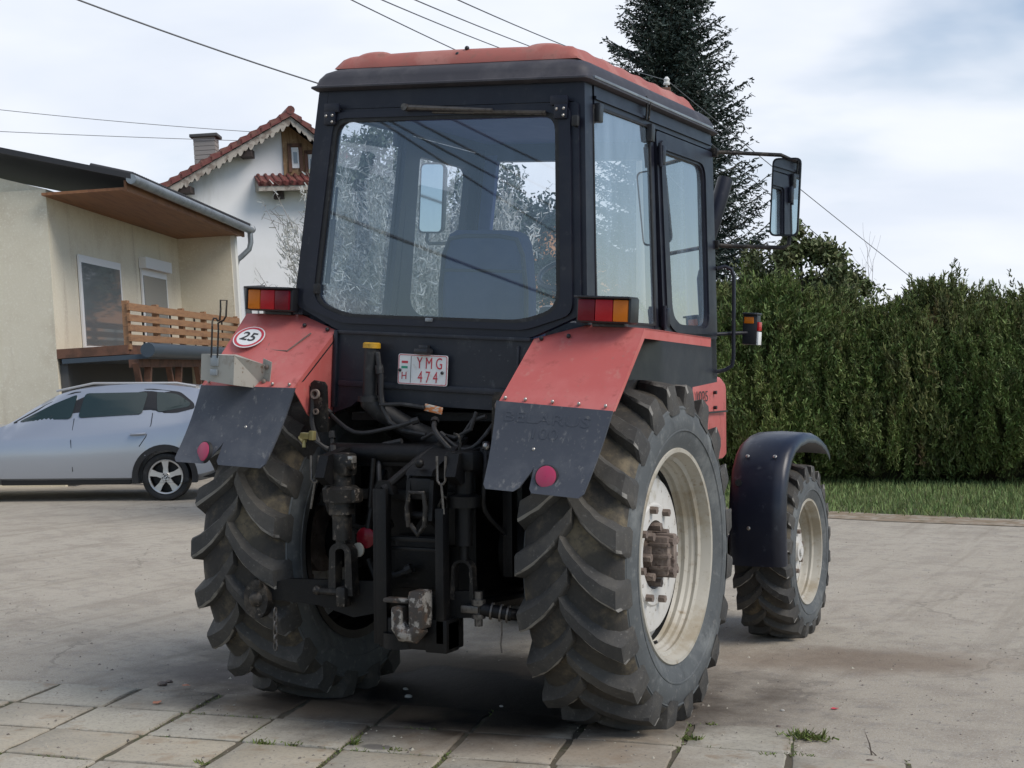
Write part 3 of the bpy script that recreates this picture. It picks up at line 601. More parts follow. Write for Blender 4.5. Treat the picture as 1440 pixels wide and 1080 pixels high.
k = MB(); k.box(bp_(.055, .205, .055), (.045, .012, .05), bev=.004); k.box(bp_(.055, .21, .0), (.04, .014, .03), bev=.004); k.build('box_clasp', M['zinc'], BX, cab)
k = MB(); W = lambda *P: k.tube([bp_(*p) for p in P], .0045, 6)
W((.037, .21, .07), (.033, .205, .20), (.028, .2, .24), (.036, .2, .257), (.05, .2, .257), (.062, .2, .245), (.072, .2, .25), (.075, .2, .30), (.072, .2, .345), (.11, .2, .345), (.108, .2, .27), (.095, .2, .25), (.083, .2, .245), (.063, .2, .235), (.07, .205, .20), (.073, .21, .07)); k.build('wire_bail', M['iron'], BX, cab)
k = MB(); k.tube([lf(.56, .37, .003), lf(.55, .46, .003), lf(.33, .44, .003), lf(.22, .12, .003)], .004, 5); k.build('paint_scratch', M['rust'], BX, cab)

# ---------------------------------------------------------------- rear panel, plate, filler
pn = MB(); yP = -.492
pn.prism([(-.535, yP, 1.868), (.535, yP, 1.868), (.535, yP, 1.60), (.47, yP, 1.525), (-.40, yP, 1.525), (-.43, yP, 1.50), (-.535, yP, 1.46)], (0, .03, 0))
pn.box((0, yP - .008, 1.612), (1.0, .02, .03), bev=.006); pn.box((.0, yP - .003, 1.862), (1.06, .02, .018), bev=.004); pn.box((-.525, yP - .006, 1.68), (.02, .025, .38), bev=.004); pn.box((.47, yP - .002, 1.70), (.012, .015, .26), bev=.004)
PAN = pn.build('rear_panel', M['panel'], TR, cab, 30)
pl = MB(); pc = Vector((-.0205, yP - .03, 1.697)); hx, hz = .135, .073
pl.prism([(pc.x + p.x, pc.y, pc.z + p.y) for p in rpoly([(-hx, -hz), (hx, -hz), (hx, hz), (-hx, hz)], .012)], (0, .004, 0)); PL = pl.build('number_plate', M['whitepl'], TR, cab)
q = MB(); q.ring([(pc.x + p.x, pc.y - .0005, pc.z + p.y) for p in rpoly([(-hx + .003, -hz + .003), (hx - .003, -hz + .003), (hx - .003, hz - .003), (-hx + .003, hz - .003)], .011)], [(pc.x + p.x, pc.y - .0005, pc.z + p.y) for p in rpoly([(-hx + .006, -hz + .006), (hx - .006, -hz + .006), (hx - .006, hz - .006), (-hx + .006, hz - .006)], .009)], (0, -.001, 0)); q.build('plate_border', M['platered'], PL, cab)
PB = lambda dx, dz: basis(Vector((pc.x + dx, pc.y - .0012, pc.z + dz)), (1, 0, 0), (0, 0, 1))
text('plate_letters', 'Y M G', .078, M['platered'], PL, PB(.038, .030), .0006, 0, .68, cab); text('plate_digits', '4 7 4', .078, M['platered'], PL, PB(.030, -.036), .0006, 0, .68, cab)
text('plate_country', 'H', .050, M['platered'], PL, PB(-.100, -.033), .0006, .0, .9, cab)
q = MB(); q.box((pc.x - .098, pc.y - .001, pc.z + .034), (.034, .001, .011)); q.build('flag_stripe', M['platered'], PL, cab); q = MB(); q.box((pc.x - .099, pc.y - .001, pc.z + .009), (.034, .001, .011)); q.build('flag_stripe', M['plategreen'], PL, cab)
q = MB(); q.box((pc.x - .064, pc.y - .001, pc.z), (.0018, .001, .128)); q.build('plate_divider', M['ink'], PL, cab)
q = MB(); [q.sphere((pc.x + dx, pc.y - .003, pc.z + dz), .0085, n=5) for dx, dz in ((-.123, -.006), (.108, -.010))]; q.each('plate_screw', M['plastic'], PL, cab)
q = MB(); q.box((pc.x + .01, yP - .045, pc.z + .088), (.075, .07, .03), bev=.012); q.box((pc.x + .0, yP - .02, pc.z + .105), (.05, .03, .03), bev=.008); q.build('plate_lamp', M['plastic'], TR, cab)
fl = MB(); fl.tube([(-.29, -.55, 1.79), (-.292, -.55, 1.66), (-.292, -.55, 1.56)], .035, 16); fl.tube([(-.292, -.55, 1.56), (-.29, -.55, 1.535), (-.25, -.52, 1.49), (-.1, -.45, 1.40), (.05, -.35, 1.33)], [.05, .052, .052, .05, .05], 14); fl.tube([(-.292, -.55, 1.555), (-.292, -.55, 1.53)], .057, 16)
FIL = fl.build('filler_pipe', M['rubber'], TR, cab)
k = MB(); k.lathe([(0, .037), (.0, .043), (.022, .043), (.027, .036), (.027, .001)], (-.29, -.55, 1.79), (0, 0, 1), 20); k.build('filler_cap', M['yellow'], FIL, cab)
k = MB(); k.tube([(-.25, -.56, 1.77), (-.235, -.57, 1.72), (-.22, -.57, 1.66), (-.215, -.575, 1.58), (-.20, -.575, 1.50), (-.16, -.57, 1.44), (-.10, -.56, 1.405), (.02, -.54, 1.39)], .013, 8); k.cyl((-.234, -.57, 1.71), (-.226, -.57, 1.67), .02, 10); k.tube([(-.215, -.58, 1.52), (-.1, -.57, 1.53), (.02, -.56, 1.52)], .010, 8); k.build('breather_hose', M['rubber'], FIL, cab)
k = MB(); k.box((.06, -.545, 1.515), (.095, .012, .034), Matrix.Rotation(.15, 3, 'Y'), .003); k.build('warning_label', M['paper'], TR, cab)
for sd in (-1, 1):
    k = MB(); k.prism([(sd * .535, -.70, 1.61), (sd * .515, -.70, 1.625), (sd * .46, -.70, 1.62), (sd * .445, -.70, 1.60), (sd * .44, -.68, 1.38), (sd * .535, -.68, 1.37)], (0, .014, 0)); BR = k.build('fender_bracket', M['iron'], TR, cab)
    k = MB(); k.lathe([(0, .024), (.014, .024), (.014, .015), (-.004, .015)], (sd * .495, -.71, 1.56), (0, -1, 0), 14); k.lathe([(0, .015), (.01, .015), (.01, .008), (-.004, .008)], (sd * .495, -.70, 1.475), (0, -1, 0), 14); k.each('bracket_bolt', M['rust'], BR, cab)
k = MB(); k.box((-.545, -.70, 1.355), (.05, .05, .03), bev=.006); k.cyl((-.58, -.7, 1.345), (-.545, -.72, 1.33), .014, 10); k.box((-.50, -.72, 1.36), (.026, .03, .045), bev=.005); k.cyl((-.55, -.715, 1.34), (-.545, -.72, 1.30), .009, 8); k.build('air_coupling', M['brass'], TR, cab)
k = MB(); k.tube([(-.50, -.68, 1.62), (-.49, -.70, 1.45), (-.47, -.70, 1.36), (-.42, -.66, 1.31), (-.30, -.6, 1.29)], .012, 8); k.tube([(-.49, -.68, 1.42), (-.46, -.68, 1.34), (-.38, -.62, 1.30), (-.25, -.55, 1.33)], .010, 8); k.tube([(.35, -.6, 1.50), (.33, -.62, 1.42), (.25, -.62, 1.38), (.12, -.6, 1.40), (.05, -.58, 1.37)], .010, 8); k.tube([(.40, -.6, 1.48), (.33, -.6, 1.46), (.28, -.62, 1.38), (.25, -.62, 1.33)], .011, 8); k.tube([(-.05, -.6, 1.36), (-.15, -.6, 1.34), (-.22, -.58, 1.30)], .014, 8); k.each('hydraulic_hose', M['rubber'], TR)
# ---------------------------------------------------------------- chassis, hitch and linkage (level with the ground)
k = MB(); k.box((0, .42, .92), (.52, 1.7, .82), bev=.05); k.box((0, -.36, 1.10), (.40, .3, .5), bev=.05); k.box((0, 1.9, .86), (.44, 1.4, .5), bev=.05); k.box((0, 1.0, 1.42), (.9, .7, .3), bev=.03); k.box((0, -.15, 1.47), (.9, .5, .04)); k.box((0, .32, 1.42), (1.36, .06, .36)); k.box((0, -.52, .78), (.26, .06, .26), bev=.03)
k.build('gearbox_body', M['black'], TR)
k = MB()
for s in (1, -1):
    k.tube([(s * .24, 0, .80), (s * .45, 0, .80), (s * .62, 0, .80), (s * .78, 0, .80)], [.21, .16, .13, .15], 20); k.box((s * .42, .0, 1.05), (.12, .3, .5), bev=.02)
k.each('axle_housing', M['black'], TR)
k = MB(); k.tube([(-.72, 2.57, .53), (.72, 2.57, .53)], .085, 14); k.box((0, 2.5, .62), (.3, .5, .25), bev=.05); k.tube([(-.6, 2.35, .55), (.6, 2.35, .55)], .025, 8)
for s in (1, -1): k.cyl((s * .70, 2.57, .34), (s * .70, 2.57, .74), .085, 14)
k.build('front_axle', M['black'], TR)
k = MB(); k.tube([(-.42, -.62, 1.30), (.46, -.62, 1.30)], .05, 14); k.box((.02, -.60, 1.285), (.74, .10, .09), bev=.015); LSH = k.build('lift_shaft', M['black'], TR)
# lift arms with rods: left with gearbox body, right plain
k = MB(); k.prism([(-.345, -.60, 1.34), (-.345, -.86, 1.30), (-.345, -.90, 1.20), (-.345, -.84, 1.16), (-.345, -.58, 1.24)], (.05, 0, 0)); k.prism([(.345, -.60, 1.34), (.345, -.86, 1.32), (.345, -.90, 1.22), (.345, -.84, 1.18), (.345, -.58, 1.24)], (.05, 0, 0)); k.each('lift_arm', M['black'], TR)
k = MB(); k.box((-.285, -.77, 1.255), (.13, .10, .11), bev=.02); k.cyl((-.285, -.77, 1.24), (-.285, -.77, 1.06), .05, 14); k.lathe([(0, .055), (0, .085), (.06, .09), (.075, .07), (.075, .05)], (-.283, -.77, 1.08), (0, 0, 1), 20); k.box((-.225, -.77, 1.11), (.09, .08, .07), bev=.02); k.cyl((-.283, -.77, 1.10), (-.281, -.77, 1.02), .062, 16)
k.cyl((-.281, -.77, 1.03), (-.28, -.77, .90), .046, 16); k.cyl((-.28, -.77, .91), (-.28, -.77, .86), .032, 12); k.cyl((-.34, -.79, 1.26), (-.20, -.79, 1.26), .028, 12)
LR = k.build('lift_rod', M['iron'], TR)
def fork(c, h, w, t, yw, m, par):
    k = MB(); o = [(-w / 2, 0), (-w / 2, -h), (w / 2, -h), (w / 2, 0)]; out = []; inn = []
    for i in range(13):
        a = math.pi * (1 - i / 12); out.append((c[0] + w / 2 * math.cos(a), c[2] + w / 2 * math.sin(a) * .8)); inn.append((c[0] + (w / 2 - t) * math.cos(a), c[2] + (w / 2 - t) * math.sin(a) * .8))
    O = [(c[0] - w / 2 - .008, c[2] - h)] + out + [(c[0] + w / 2 + .008, c[2] - h)]; I = [(c[0] - w / 2 + t, c[2] - h)] + inn + [(c[0] + w / 2 - t, c[2] - h)]
    n = len(O); vs = [(x, c[1] - yw / 2, z) for x, z in O] + [(x, c[1] - yw / 2, z) for x, z in I] + [(x, c[1] + yw / 2, z) for x, z in O] + [(x, c[1] + yw / 2, z) for x, z in I]; fs = []
    for i in range(n - 1): fs += [(i, i + 1, n + i + 1, n + i), (2 * n + i, 3 * n + i, 3 * n + i + 1, 2 * n + i + 1), (i, 2 * n + i, 2 * n + i + 1, i + 1), (n + i, n + i + 1, 3 * n + i + 1, 3 * n + i)]
    fs += [(0, n, 3 * n, 2 * n), (n - 1, 3 * n - 1, 4 * n - 1, 2 * n - 1)]; k.add(vs, fs); return k.build('rod_fork', m, par)
fork((-.275, -.77, .84), .20, .12, .034, .06, M['iron'], LR)
k = MB(); k.box((-.262, -.79, .635), (.055, .07, .10), bev=.02); k.cyl((-.42, -.80, .655), (-.24, -.80, .655), .016, 10); k.sphere((-.40, -.80, .658), .024, n=6); k.build('link_pin', M['iron'], LR)
def lynch(p, q, par):
    k = MB(); a, b = Vector(p), Vector(q); w = Vector((.022, 0, 0)); k.tube([a + w + Vector((0, 0, 0)), a + w * .9 + Vector((0, 0, -.11)), a + w * .4 + Vector((0, 0, -.125)), a - w * .4 + Vector((0, 0, -.125)), a - w * .9 + Vector((0, 0, -.11)), a - w], .006, 6); k.tube([a + Vector((0, 0, -.125)), b], .006, 6); k.build('safety_clip', M['dullsteel'], par)
lynch((-.37, -.86, 1.30), (-.395, -.86, 1.05), LR)
k = MB(); k.cyl((.375, -.77, 1.30), (.372, -.77, 1.06), .042, 14); k.box((.375, -.78, 1.285), (.15, .1, .09), bev=.02); k.lathe([(0, .05), (0, .075), (.05, .078), (.06, .05)], (.372, -.77, 1.075), (0, 0, 1), 18); k.cyl((.37, -.77, 1.07), (.368, -.77, .90), .04, 16); k.cyl((.368, -.77, .90), (.368, -.77, .83), .022, 12); RR = k.build('lift_rod', M['black'], TR)
fork((.367, -.77, .795), .14, .105, .014, .045, M['iron'], RR); lynch((.315, -.88, 1.31), (.325, -.88, 1.05), RR)
# lower links
k = MB(); k.prism([(-.72, -.80, .665), (-.58, -.78, .70), (-.10, -.72, .705), (-.10, -.72, .56), (-.24, -.74, .53), (-.42, -.76, .58), (-.72, -.80, .60)], (0, .03, 0)); k.tube([(-.30, -.7, .62), (-.28, .1, .55)], .035, 10); L1 = k.build('lower_link', M['black'], TR)
k = MB(); k.prism([(-.735 + .07 * math.cos(a) * (1.0), -.83, .60 + .095 * math.sin(a)) for a in [2 * math.pi * i / 18 for i in range(18)]], (0, .05, 0)); k.sphere((-.735, -.81, .60), .045, n=8); k.box((-.71, -.845, .675), (.03, .02, .04), bev=.005); k.build('link_eye', M['iron'], L1)
k = MB()
for i in range(6):
    z = .545 - i * .033; k.tube([(-.63 + (.010 * math.cos(t) if i % 2 else 0), -.82 + (0 if i % 2 else .010 * math.cos(t)), z + .021 * math.sin(t)) for t in [2 * math.pi * j / 10 for j in range(11)]], .0045, 5)
k.build('check_chain', M['dullsteel'], L1)
k = MB(); k.prism([(.20, -.80, .665), (.30, -.79, .665), (.34, -.79, .695), (.46, -.78, .70), (.46, -.78, .58), (.20, -.80, .56)], (0, .03, 0)); k.tube([(.40, -.7, .62), (.30, .1, .55)], .035, 10); L2 = k.build('lower_link', M['black'], TR)
k = MB(); k.cyl((.455, -.80, .70), (.455, -.80, .545), .019, 12); k.cyl((.455, -.80, .665), (.455, -.80, .64), .032, 14); k.cyl((.455, -.80, .60), (.455, -.80, .58), .032, 14); k.box((.42, -.80, .62), (.09, .05, .035), bev=.008); k.build('link_bolt', M['dullsteel'], L2)
k = MB(); k.cyl((.47, -.80, .622), (.60, -.76, .60), .030, 14); k.cyl((.58, -.765, .603), (.92, -.42, .53), .026, 12); ST_ = k.build('stabiliser_rod', M['black'], TR)
k = MB(); [k.lathe([(-.004, .032), (-.004, .040), (.004, .040), (.004, .032)], (x, -.80 + (x - .47) * .3, .622 - (x - .47) * .17), (1, .3, -.17), 16, closed=True) for x in (.515, .555, .585)]; k.tube([(.565, -.79, .57), (.566, -.79, .52), (.56, -.79, .47), (.565, -.79, .43)], .004, 5); k.each('stabiliser_ring', M['dullsteel'], ST_)
# pick-up hitch ladder and jaw
k = MB(); k.box((.0, -.86, .80), (.055, .05, .71), bev=.004); k.box((-.035, -.835, .80), (.02, .09, .71), bev=.003); k.box((.305, -.86, .77), (.042, .06, .61), bev=.004); k.box((.15, -.83, .925), (.30, .03, .02), bev=.004); k.box((.16, -.82, .88), (.28, .03, .016), bev=.004); k.box((.16, -.80, .50), (.36, .16, .14), bev=.012); k.tube([(.07, -.83, .50), (.07, -.83, .43)], .085, 20)
k.box((.285, -.83, .50), (.11, .12, .15), bev=.006); k.prism([(-.03, -.86, 1.19), (.03, -.86, 1.19), (.055, -.86, 1.13), (-.055, -.86, 1.13)], (0, .05, 0)); k.tube([(.0, -.86, 1.15), (.12, -.72, 1.29), (.2, -.6, 1.37)], .02, 10)
HF = k.build('hitch_frame', M['black'], TR)
k = MB(); k.box((.125, -.92, .585), (.055, .10, .10), bev=.014); k.box((.225, -.92, .625), (.075, .10, .17), bev=.014); k.tube([(.12, -.93, .55), (.15, -.94, .515), (.20, -.94, .51), (.23, -.93, .55)], .042, 12); k.cyl((.175, -.90, .68), (.175, -.90, .50), .022, 12); k.box((.10, -.90, .655), (.13, .06, .02), bev=.006); k.build('hitch_jaw', M['hitch'], HF)
# top link bracket
k = MB(); k.prism([(.13, -.88, 1.22), (.265, -.88, 1.22), (.30, -.60, 1.36), (.16, -.60, 1.36)], (0, .012, .022)); k.box((.20, -.83, 1.16), (.12, .10, .10), bev=.015)
for x in (.135, .255): k.prism([(x, -.88, 1.20), (x, -.90, 1.02), (x, -.84, .98), (x, -.78, 1.02), (x, -.74, 1.20)], (.02, 0, 0))
k.cyl((.12, -.86, 1.04), (.29, -.86, 1.04), .018, 10); k.sphere((.20, -.875, 1.275), .022, n=6); TLB = k.build('top_link_bracket', M['black'], TR)
k = MB(); A = [(.155 + .001 * i, -.905, z) for i, z in enumerate((.0,))]; k.tube([(.155, -.90, .99), (.15, -.905, 1.08), (.165, -.905, 1.145), (.235, -.905, 1.145), (.245, -.905, 1.08), (.235, -.90, .99)], .011, 8); k.tube([(.16, -.89, 1.0), (.20, -.895, .955), (.235, -.89, 1.0)], .012, 8); k.build('top_link_clevis', M['iron'], TLB)
k = MB(); k.tube([(.295, -.85, 1.02), (.285, -.86, 1.08), (.315, -.86, 1.13), (.33, -.86, 1.12)], .007, 6); k.tube([(.33, -.75, 1.30), (.345, -.75, 1.36), (.335, -.75, 1.40), (.31, -.75, 1.405)], .006, 6); k.each('linkage_hook', M['iron'], TR)
k = MB(); k.lathe([(0, .05), (.01, .05), (.014, .044), (.014, .001)], (-.19, -.70, .905), (0, -1, 0), 24); RCAP = k.build('red_cap', M['darkred'], TR); k = MB(); k.tube([(-.18, -.70, .95), (-.165, -.68, 1.10), (-.15, -.6, 1.22)], .016, 8); k.build('cap_stem', M['black'], RCAP)
k = MB(); k.lathe([(0, .034), (.008, .034), (.012, .001)], (-.222, -.715, .848), (-.2, -1, 0), 20); k.build('white_cap', M['rim'], TR)
k = MB(); k.sphere((.43, -.66, 1.345), .018, n=5); k.box((-.21, -.79, 1.28), (.03, .04, .035), bev=.006); k.each('linkage_nut', M['steel'], TR)

for pts, r in (([(-.40, -.66, 1.33), (-.36, -.72, 1.22), (-.40, -.72, 1.10), (-.38, -.62, .98), (-.30, -.5, .92)], .011), ([(-.44, -.60, 1.40), (-.40, -.66, 1.20), (-.44, -.64, 1.02), (-.34, -.5, .9)], .010), ([(.42, -.64, 1.36), (.44, -.70, 1.2), (.42, -.66, 1.05), (.46, -.5, .92)], .011), ([(-.16, -.62, 1.30), (-.13, -.68, 1.20), (-.12, -.66, 1.05), (-.14, -.56, .95)], .012), ([(.08, -.62, 1.32), (.05, -.70, 1.22), (.07, -.70, 1.08), (.10, -.6, .98)], .012), ([(-.48, -.58, 1.50), (-.30, -.62, 1.40), (-.12, -.6, 1.42), (.02, -.56, 1.46)], .010), ([(.46, -.56, 1.50), (.38, -.64, 1.36), (.30, -.66, 1.33), (.18, -.64, 1.40)], .009), ([(.12, -.58, 1.46), (.16, -.66, 1.42), (.22, -.68, 1.36), (.28, -.66, 1.30)], .012), ([(-.24, -.55, .75), (-.1, -.6, .72), (.0, -.6, .76)], .014)):
    P = [Vector(p) for p in pts]; Q = [P[0]]
    for i in range(len(P) - 1):
        a, b, c, d = P[max(i - 1, 0)], P[i], P[i + 1], P[min(i + 2, len(P) - 1)]
        for t in (.25, .5, .75, 1): Q.append(.5 * (2 * b + (c - a) * t + (2 * a - 5 * b + 4 * c - d) * t * t + (3 * b - a - 3 * c + d) * t ** 3))
    k = MB(); k.tube(Q, r, 8); k.lathe([(0, r * 1.7), (.035, r * 1.7)], Q[0], Q[1] - Q[0], 8); k.lathe([(0, r * 1.7), (.035, r * 1.7)], Q[-1], Q[-2] - Q[-1], 8); k.build('hydraulic_hose', M['rubber'], TR)
k = MB(); k.tube([(-.17, -.70, 1.05), (-.16, -.68, 1.28)], .012, 8); k.tube([(-.205, -.66, .80), (-.12, -.66, .60)], .014, 8); k.each('linkage_rod', M['black'], TR)
k = MB(); k.box((.0, -.55, 1.10), (.62, .04, .05), bev=.006); k.box((-.38, -.5, .98), (.05, .06, .5), bev=.008); k.box((.47, -.5, .98), (.05, .06, .5), bev=.008); k.each('linkage_stay', M['black'], TR)
k = MB(); k.tube([(.10 + .02 * math.cos(t * .9), -.66 + .02 * math.sin(t * .9), 1.30 - t * .004) for t in range(60)], .003, 5); k.build('return_spring', M['iron'], TR)
# ---------------------------------------------------------------- bonnet, exhaust, steps
k = MB(); bl = lambda y, hw, zt, zb: [Vector((p.x, y, p.y)) for p in rpoly([(-hw, zb), (hw, zb), (hw, zt), (-hw, zt)], [.01, .01, .05, .05], 4)]
BX0 = .385
loft(k, [bl(1.38, BX0, 1.70, 1.08), bl(2.0, BX0 - .005, 1.685, 1.08), bl(2.55, BX0 - .01, 1.66, 1.08), bl(3.0, BX0 - .015, 1.635, 1.08), bl(3.12, BX0 - .03, 1.60, 1.10), bl(3.18, BX0 - .06, 1.55, 1.14)])
BON = k.build('bonnet', M['red'], TR, None, 30)
k = MB()
for s in (1, -1):
    k.box((s * (BX0 + .002), 2.25, 1.40), (.006, 1.6, .012)); [k.cyl((s * (BX0 - .01), y, z), (s * (BX0 + .01), y, z), .012, 10) for y, z in ((2.80, 1.53), (2.80, 1.43), (1.9, 1.53))]
k.each('bonnet_fitting', M['plastic'], BON)
text('model_number', '1025', .10, M['ink'], BON, basis((BX0 + .001, 2.52, 1.505), (0, 1, 0), (0, 0, 1)), .0008, .0, 1.3)
k = MB(); pe = lambda u, v, y: CAM + ray(u, v) * ((y - CAM.y) / ray(u, v).y)
e1, e2 = pe(1003, 312, 2.05), pe(1020, 252, 2.15)
k.tube([(.45, 2.0, 1.6), Vector((e1.x - .10, 2.0, 1.9)), e1 + Vector((-.12, 0, -.30)), e1, e2], [.05, .06, .06, .048, .048], 18); k.build('exhaust_pipe', M['blue'], TR)
k = MB(); k.box((.62, .95, .70), (.3, .55, .03), bev=.006); k.box((.66, .95, .42), (.28, .4, .03), bev=.006); k.box((.5, .75, .60), (.03, .03, .45)); k.box((.5, 1.15, .60), (.03, .03, .45)); k.box((-.55, .9, .85), (.35, .9, .45), bev=.05); k.each('step', M['black'], TR)
# front fenders: a curved rubber-edged shell over each front wheel
def arc_shell(s, path, x0, x1, name):
    k = MB(); n = len(path); prof = [(x0, -.06), (x0 + .004, -.025), (x0 + .03, -.004), (x0 + .08, .0), ((x0 + x1) / 2, .006), (x1 - .08, .0), (x1 - .03, -.004), (x1 - .004, -.025), (x1, -.06)]
    vs = []
    for th in (0., .006):
        for i in range(n):
            p = Vector((0, *path[i])); t = (Vector((0, *path[min(i + 1, n - 1)])) - Vector((0, *path[max(i - 1, 0)]))).normalized(); nn = Vector((0, -t.z, t.y)); nn = nn if (nn.z > 0 or (abs(nn.z) < .3 and nn.y < 0 and i < n / 2)) else -nn
            vs += [p + Vector((s * x, 0, 0)) + nn * (d - th) for x, d in prof]
    m = len(prof); fs = []; S = n * m
    for i in range(n - 1):
        for j in range(m - 1): a = i * m + j; fs += [(a, a + 1, a + m + 1, a + m), (S + a, S + a + m, S + a + m + 1, S + a + 1)]
        fs += [(i * m, i * m + m, S + i * m + m, S + i * m), (i * m + m - 1, S + i * m + m - 1, S + i * m + 2 * m - 1, i * m + 2 * m - 1)]
    for j in range(m - 1): fs += [(j, S + j, S + j + 1, j + 1), ((n - 1) * m + j, (n - 1) * m + j + 1, S + (n - 1) * m + j + 1, S + (n - 1) * m + j)]
    k.add(vs, fs); return k.build(name, M['mudguard'], TR, None, 50)
keys = [(1.965, .50), (1.945, .66), (1.945, .82), (1.965, .96), (2.015, 1.08), (2.095, 1.175), (2.20, 1.235), (2.34, 1.27), (2.52, 1.285), (2.70, 1.275), (2.86, 1.245), (2.99, 1.20), (3.07, 1.15), (3.10, 1.125)]
for s in (1, -1):
    F = arc_shell(s, keys, .735, 1.085, 'front_fender')
    b = MB(); [b.lathe([(0, .012), (.004, .012), (.007, .006), (.007, .001)], p, nv, 12) for p, nv in (((s * .83, 2.065, 1.155), (0, -.8, .6)), ((s * 1.0, 2.065, 1.155), (0, -.8, .6)), ((s * .87, 1.945, .73), (0, -1, 0)))]
    b.each('fender_rivet', M['steel'], F)
    b = MB(); b.tube([(s * .74, 2.57, .60), (s * .70, 2.5, 1.0), (s * .80, 2.45, 1.26)], .025, 8); b.tube([(s * .70, 2.4, .9), (s * .80, 1.97, 1.0)], .022, 8); b.build('fender_bracket', M['black'], F)
# mirrors, grab rails, side lamps
for s in (1, -1):
    m_ = lambda x, y, z: Vector((s * x, y, z)); k = MB(); mx, my = 1.135, 1.50
    k.tube([m_(.735, 1.375, 2.955), m_(.78, 1.41, 2.96), m_(1.10, 1.50, 2.95), m_(1.145, 1.51, 2.93), m_(1.148, 1.525, 2.88), m_(1.155, 1.535, 2.70), m_(1.165, 1.525, 2.52), m_(1.165, 1.51, 2.45), m_(1.14, 1.50, 2.43), m_(.82, 1.41, 2.432), m_(.77, 1.375, 2.435)], .0115, 10); k.box(m_(.745, 1.378, 2.955), (.05, .03, .05), bev=.008); k.box(m_(.775, 1.378, 2.435), (.05, .03, .05), bev=.008)
    ARM = k.build('mirror_arm', M['iron'], TR, cab)
    k = MB(); hw, hh = .085, .22; O = rpoly([(-hw, -hh), (hw, -hh), (hw, hh), (-hw, hh)], .035); O2 = rpoly([(-hw * .9, -hh * .95), (hw * .9, -hh * .95), (hw * .9, hh * .95), (-hw * .9, hh * .95)], .035); yaw = -.05
    G = lambda p, d: Vector((s * (mx + p.x * math.cos(yaw) - d * math.sin(yaw) * -1), my + p.x * math.sin(yaw) + d * math.cos(yaw), 2.715 + p.y))
    loft(k, [[G(p, .0) for p in O2], [G(p, .0) for p in O], [G(p, .012) for p in O], [G(p, .05) for p in O2], [G(p * .7, .07) for p in O2]]); k.build('mirror_housing', M['plastic'], ARM, cab)
    k = MB(); I = rpoly([(-hw + .01, -hh + .01), (hw - .01, -hh + .01), (hw - .01, hh - .01), (-hw + .01, hh - .01)], .03); k.add([G(p, -.002) for p in I], [tuple(range(len(I)))]); k.build('mirror_glass', M['mirror'], ARM, cab, 0)
    k = MB(); k.tube([m_(.79, 1.39, 2.30), m_(.83, 1.41, 2.315), m_(.865, 1.42, 2.30), m_(.88, 1.425, 2.26), m_(.90, 1.425, 1.80), m_(.895, 1.42, 1.755), m_(.86, 1.41, 1.73), m_(.81, 1.39, 1.715)], .011, 10); k.tube([m_(.80, 1.4, 1.93), m_(.95, 1.50, 1.945)], .010, 8); RAIL = k.build('grab_rail', M['blue'], TR, cab)
    k = MB(); c = m_(.965, 1.53, 1.965); k.box(c, (.088, .075, .175), bev=.014); k.box(c + m_(.004, -.01, .088), (.09, .10, .012), bev=.005); LA = k.build('side_lamp', M['plastic'], TR, cab)
    k = MB(); k.box(c + m_(-.004, -.041, .052), (.055, .012, .038), bev=.005); k.build('lamp_lens', M['amber'], LA, cab); k = MB(); k.box(c + m_(.046, .0, .018), (.014, .06, .05), bev=.004); k.build('lamp_lens', M['redlens'], LA, cab); k = MB(); k.box(c + m_(.046, .0, -.05), (.014, .06, .075), bev=.004); k.build('lamp_lens', M['whitepl'], LA, cab)
k = MB(); k.tube([cab((.80, 1.38, 1.70)), cab((.86, 1.43, 1.735))], .008, 8); k.build('hinge_pin', M['steel'], TR)
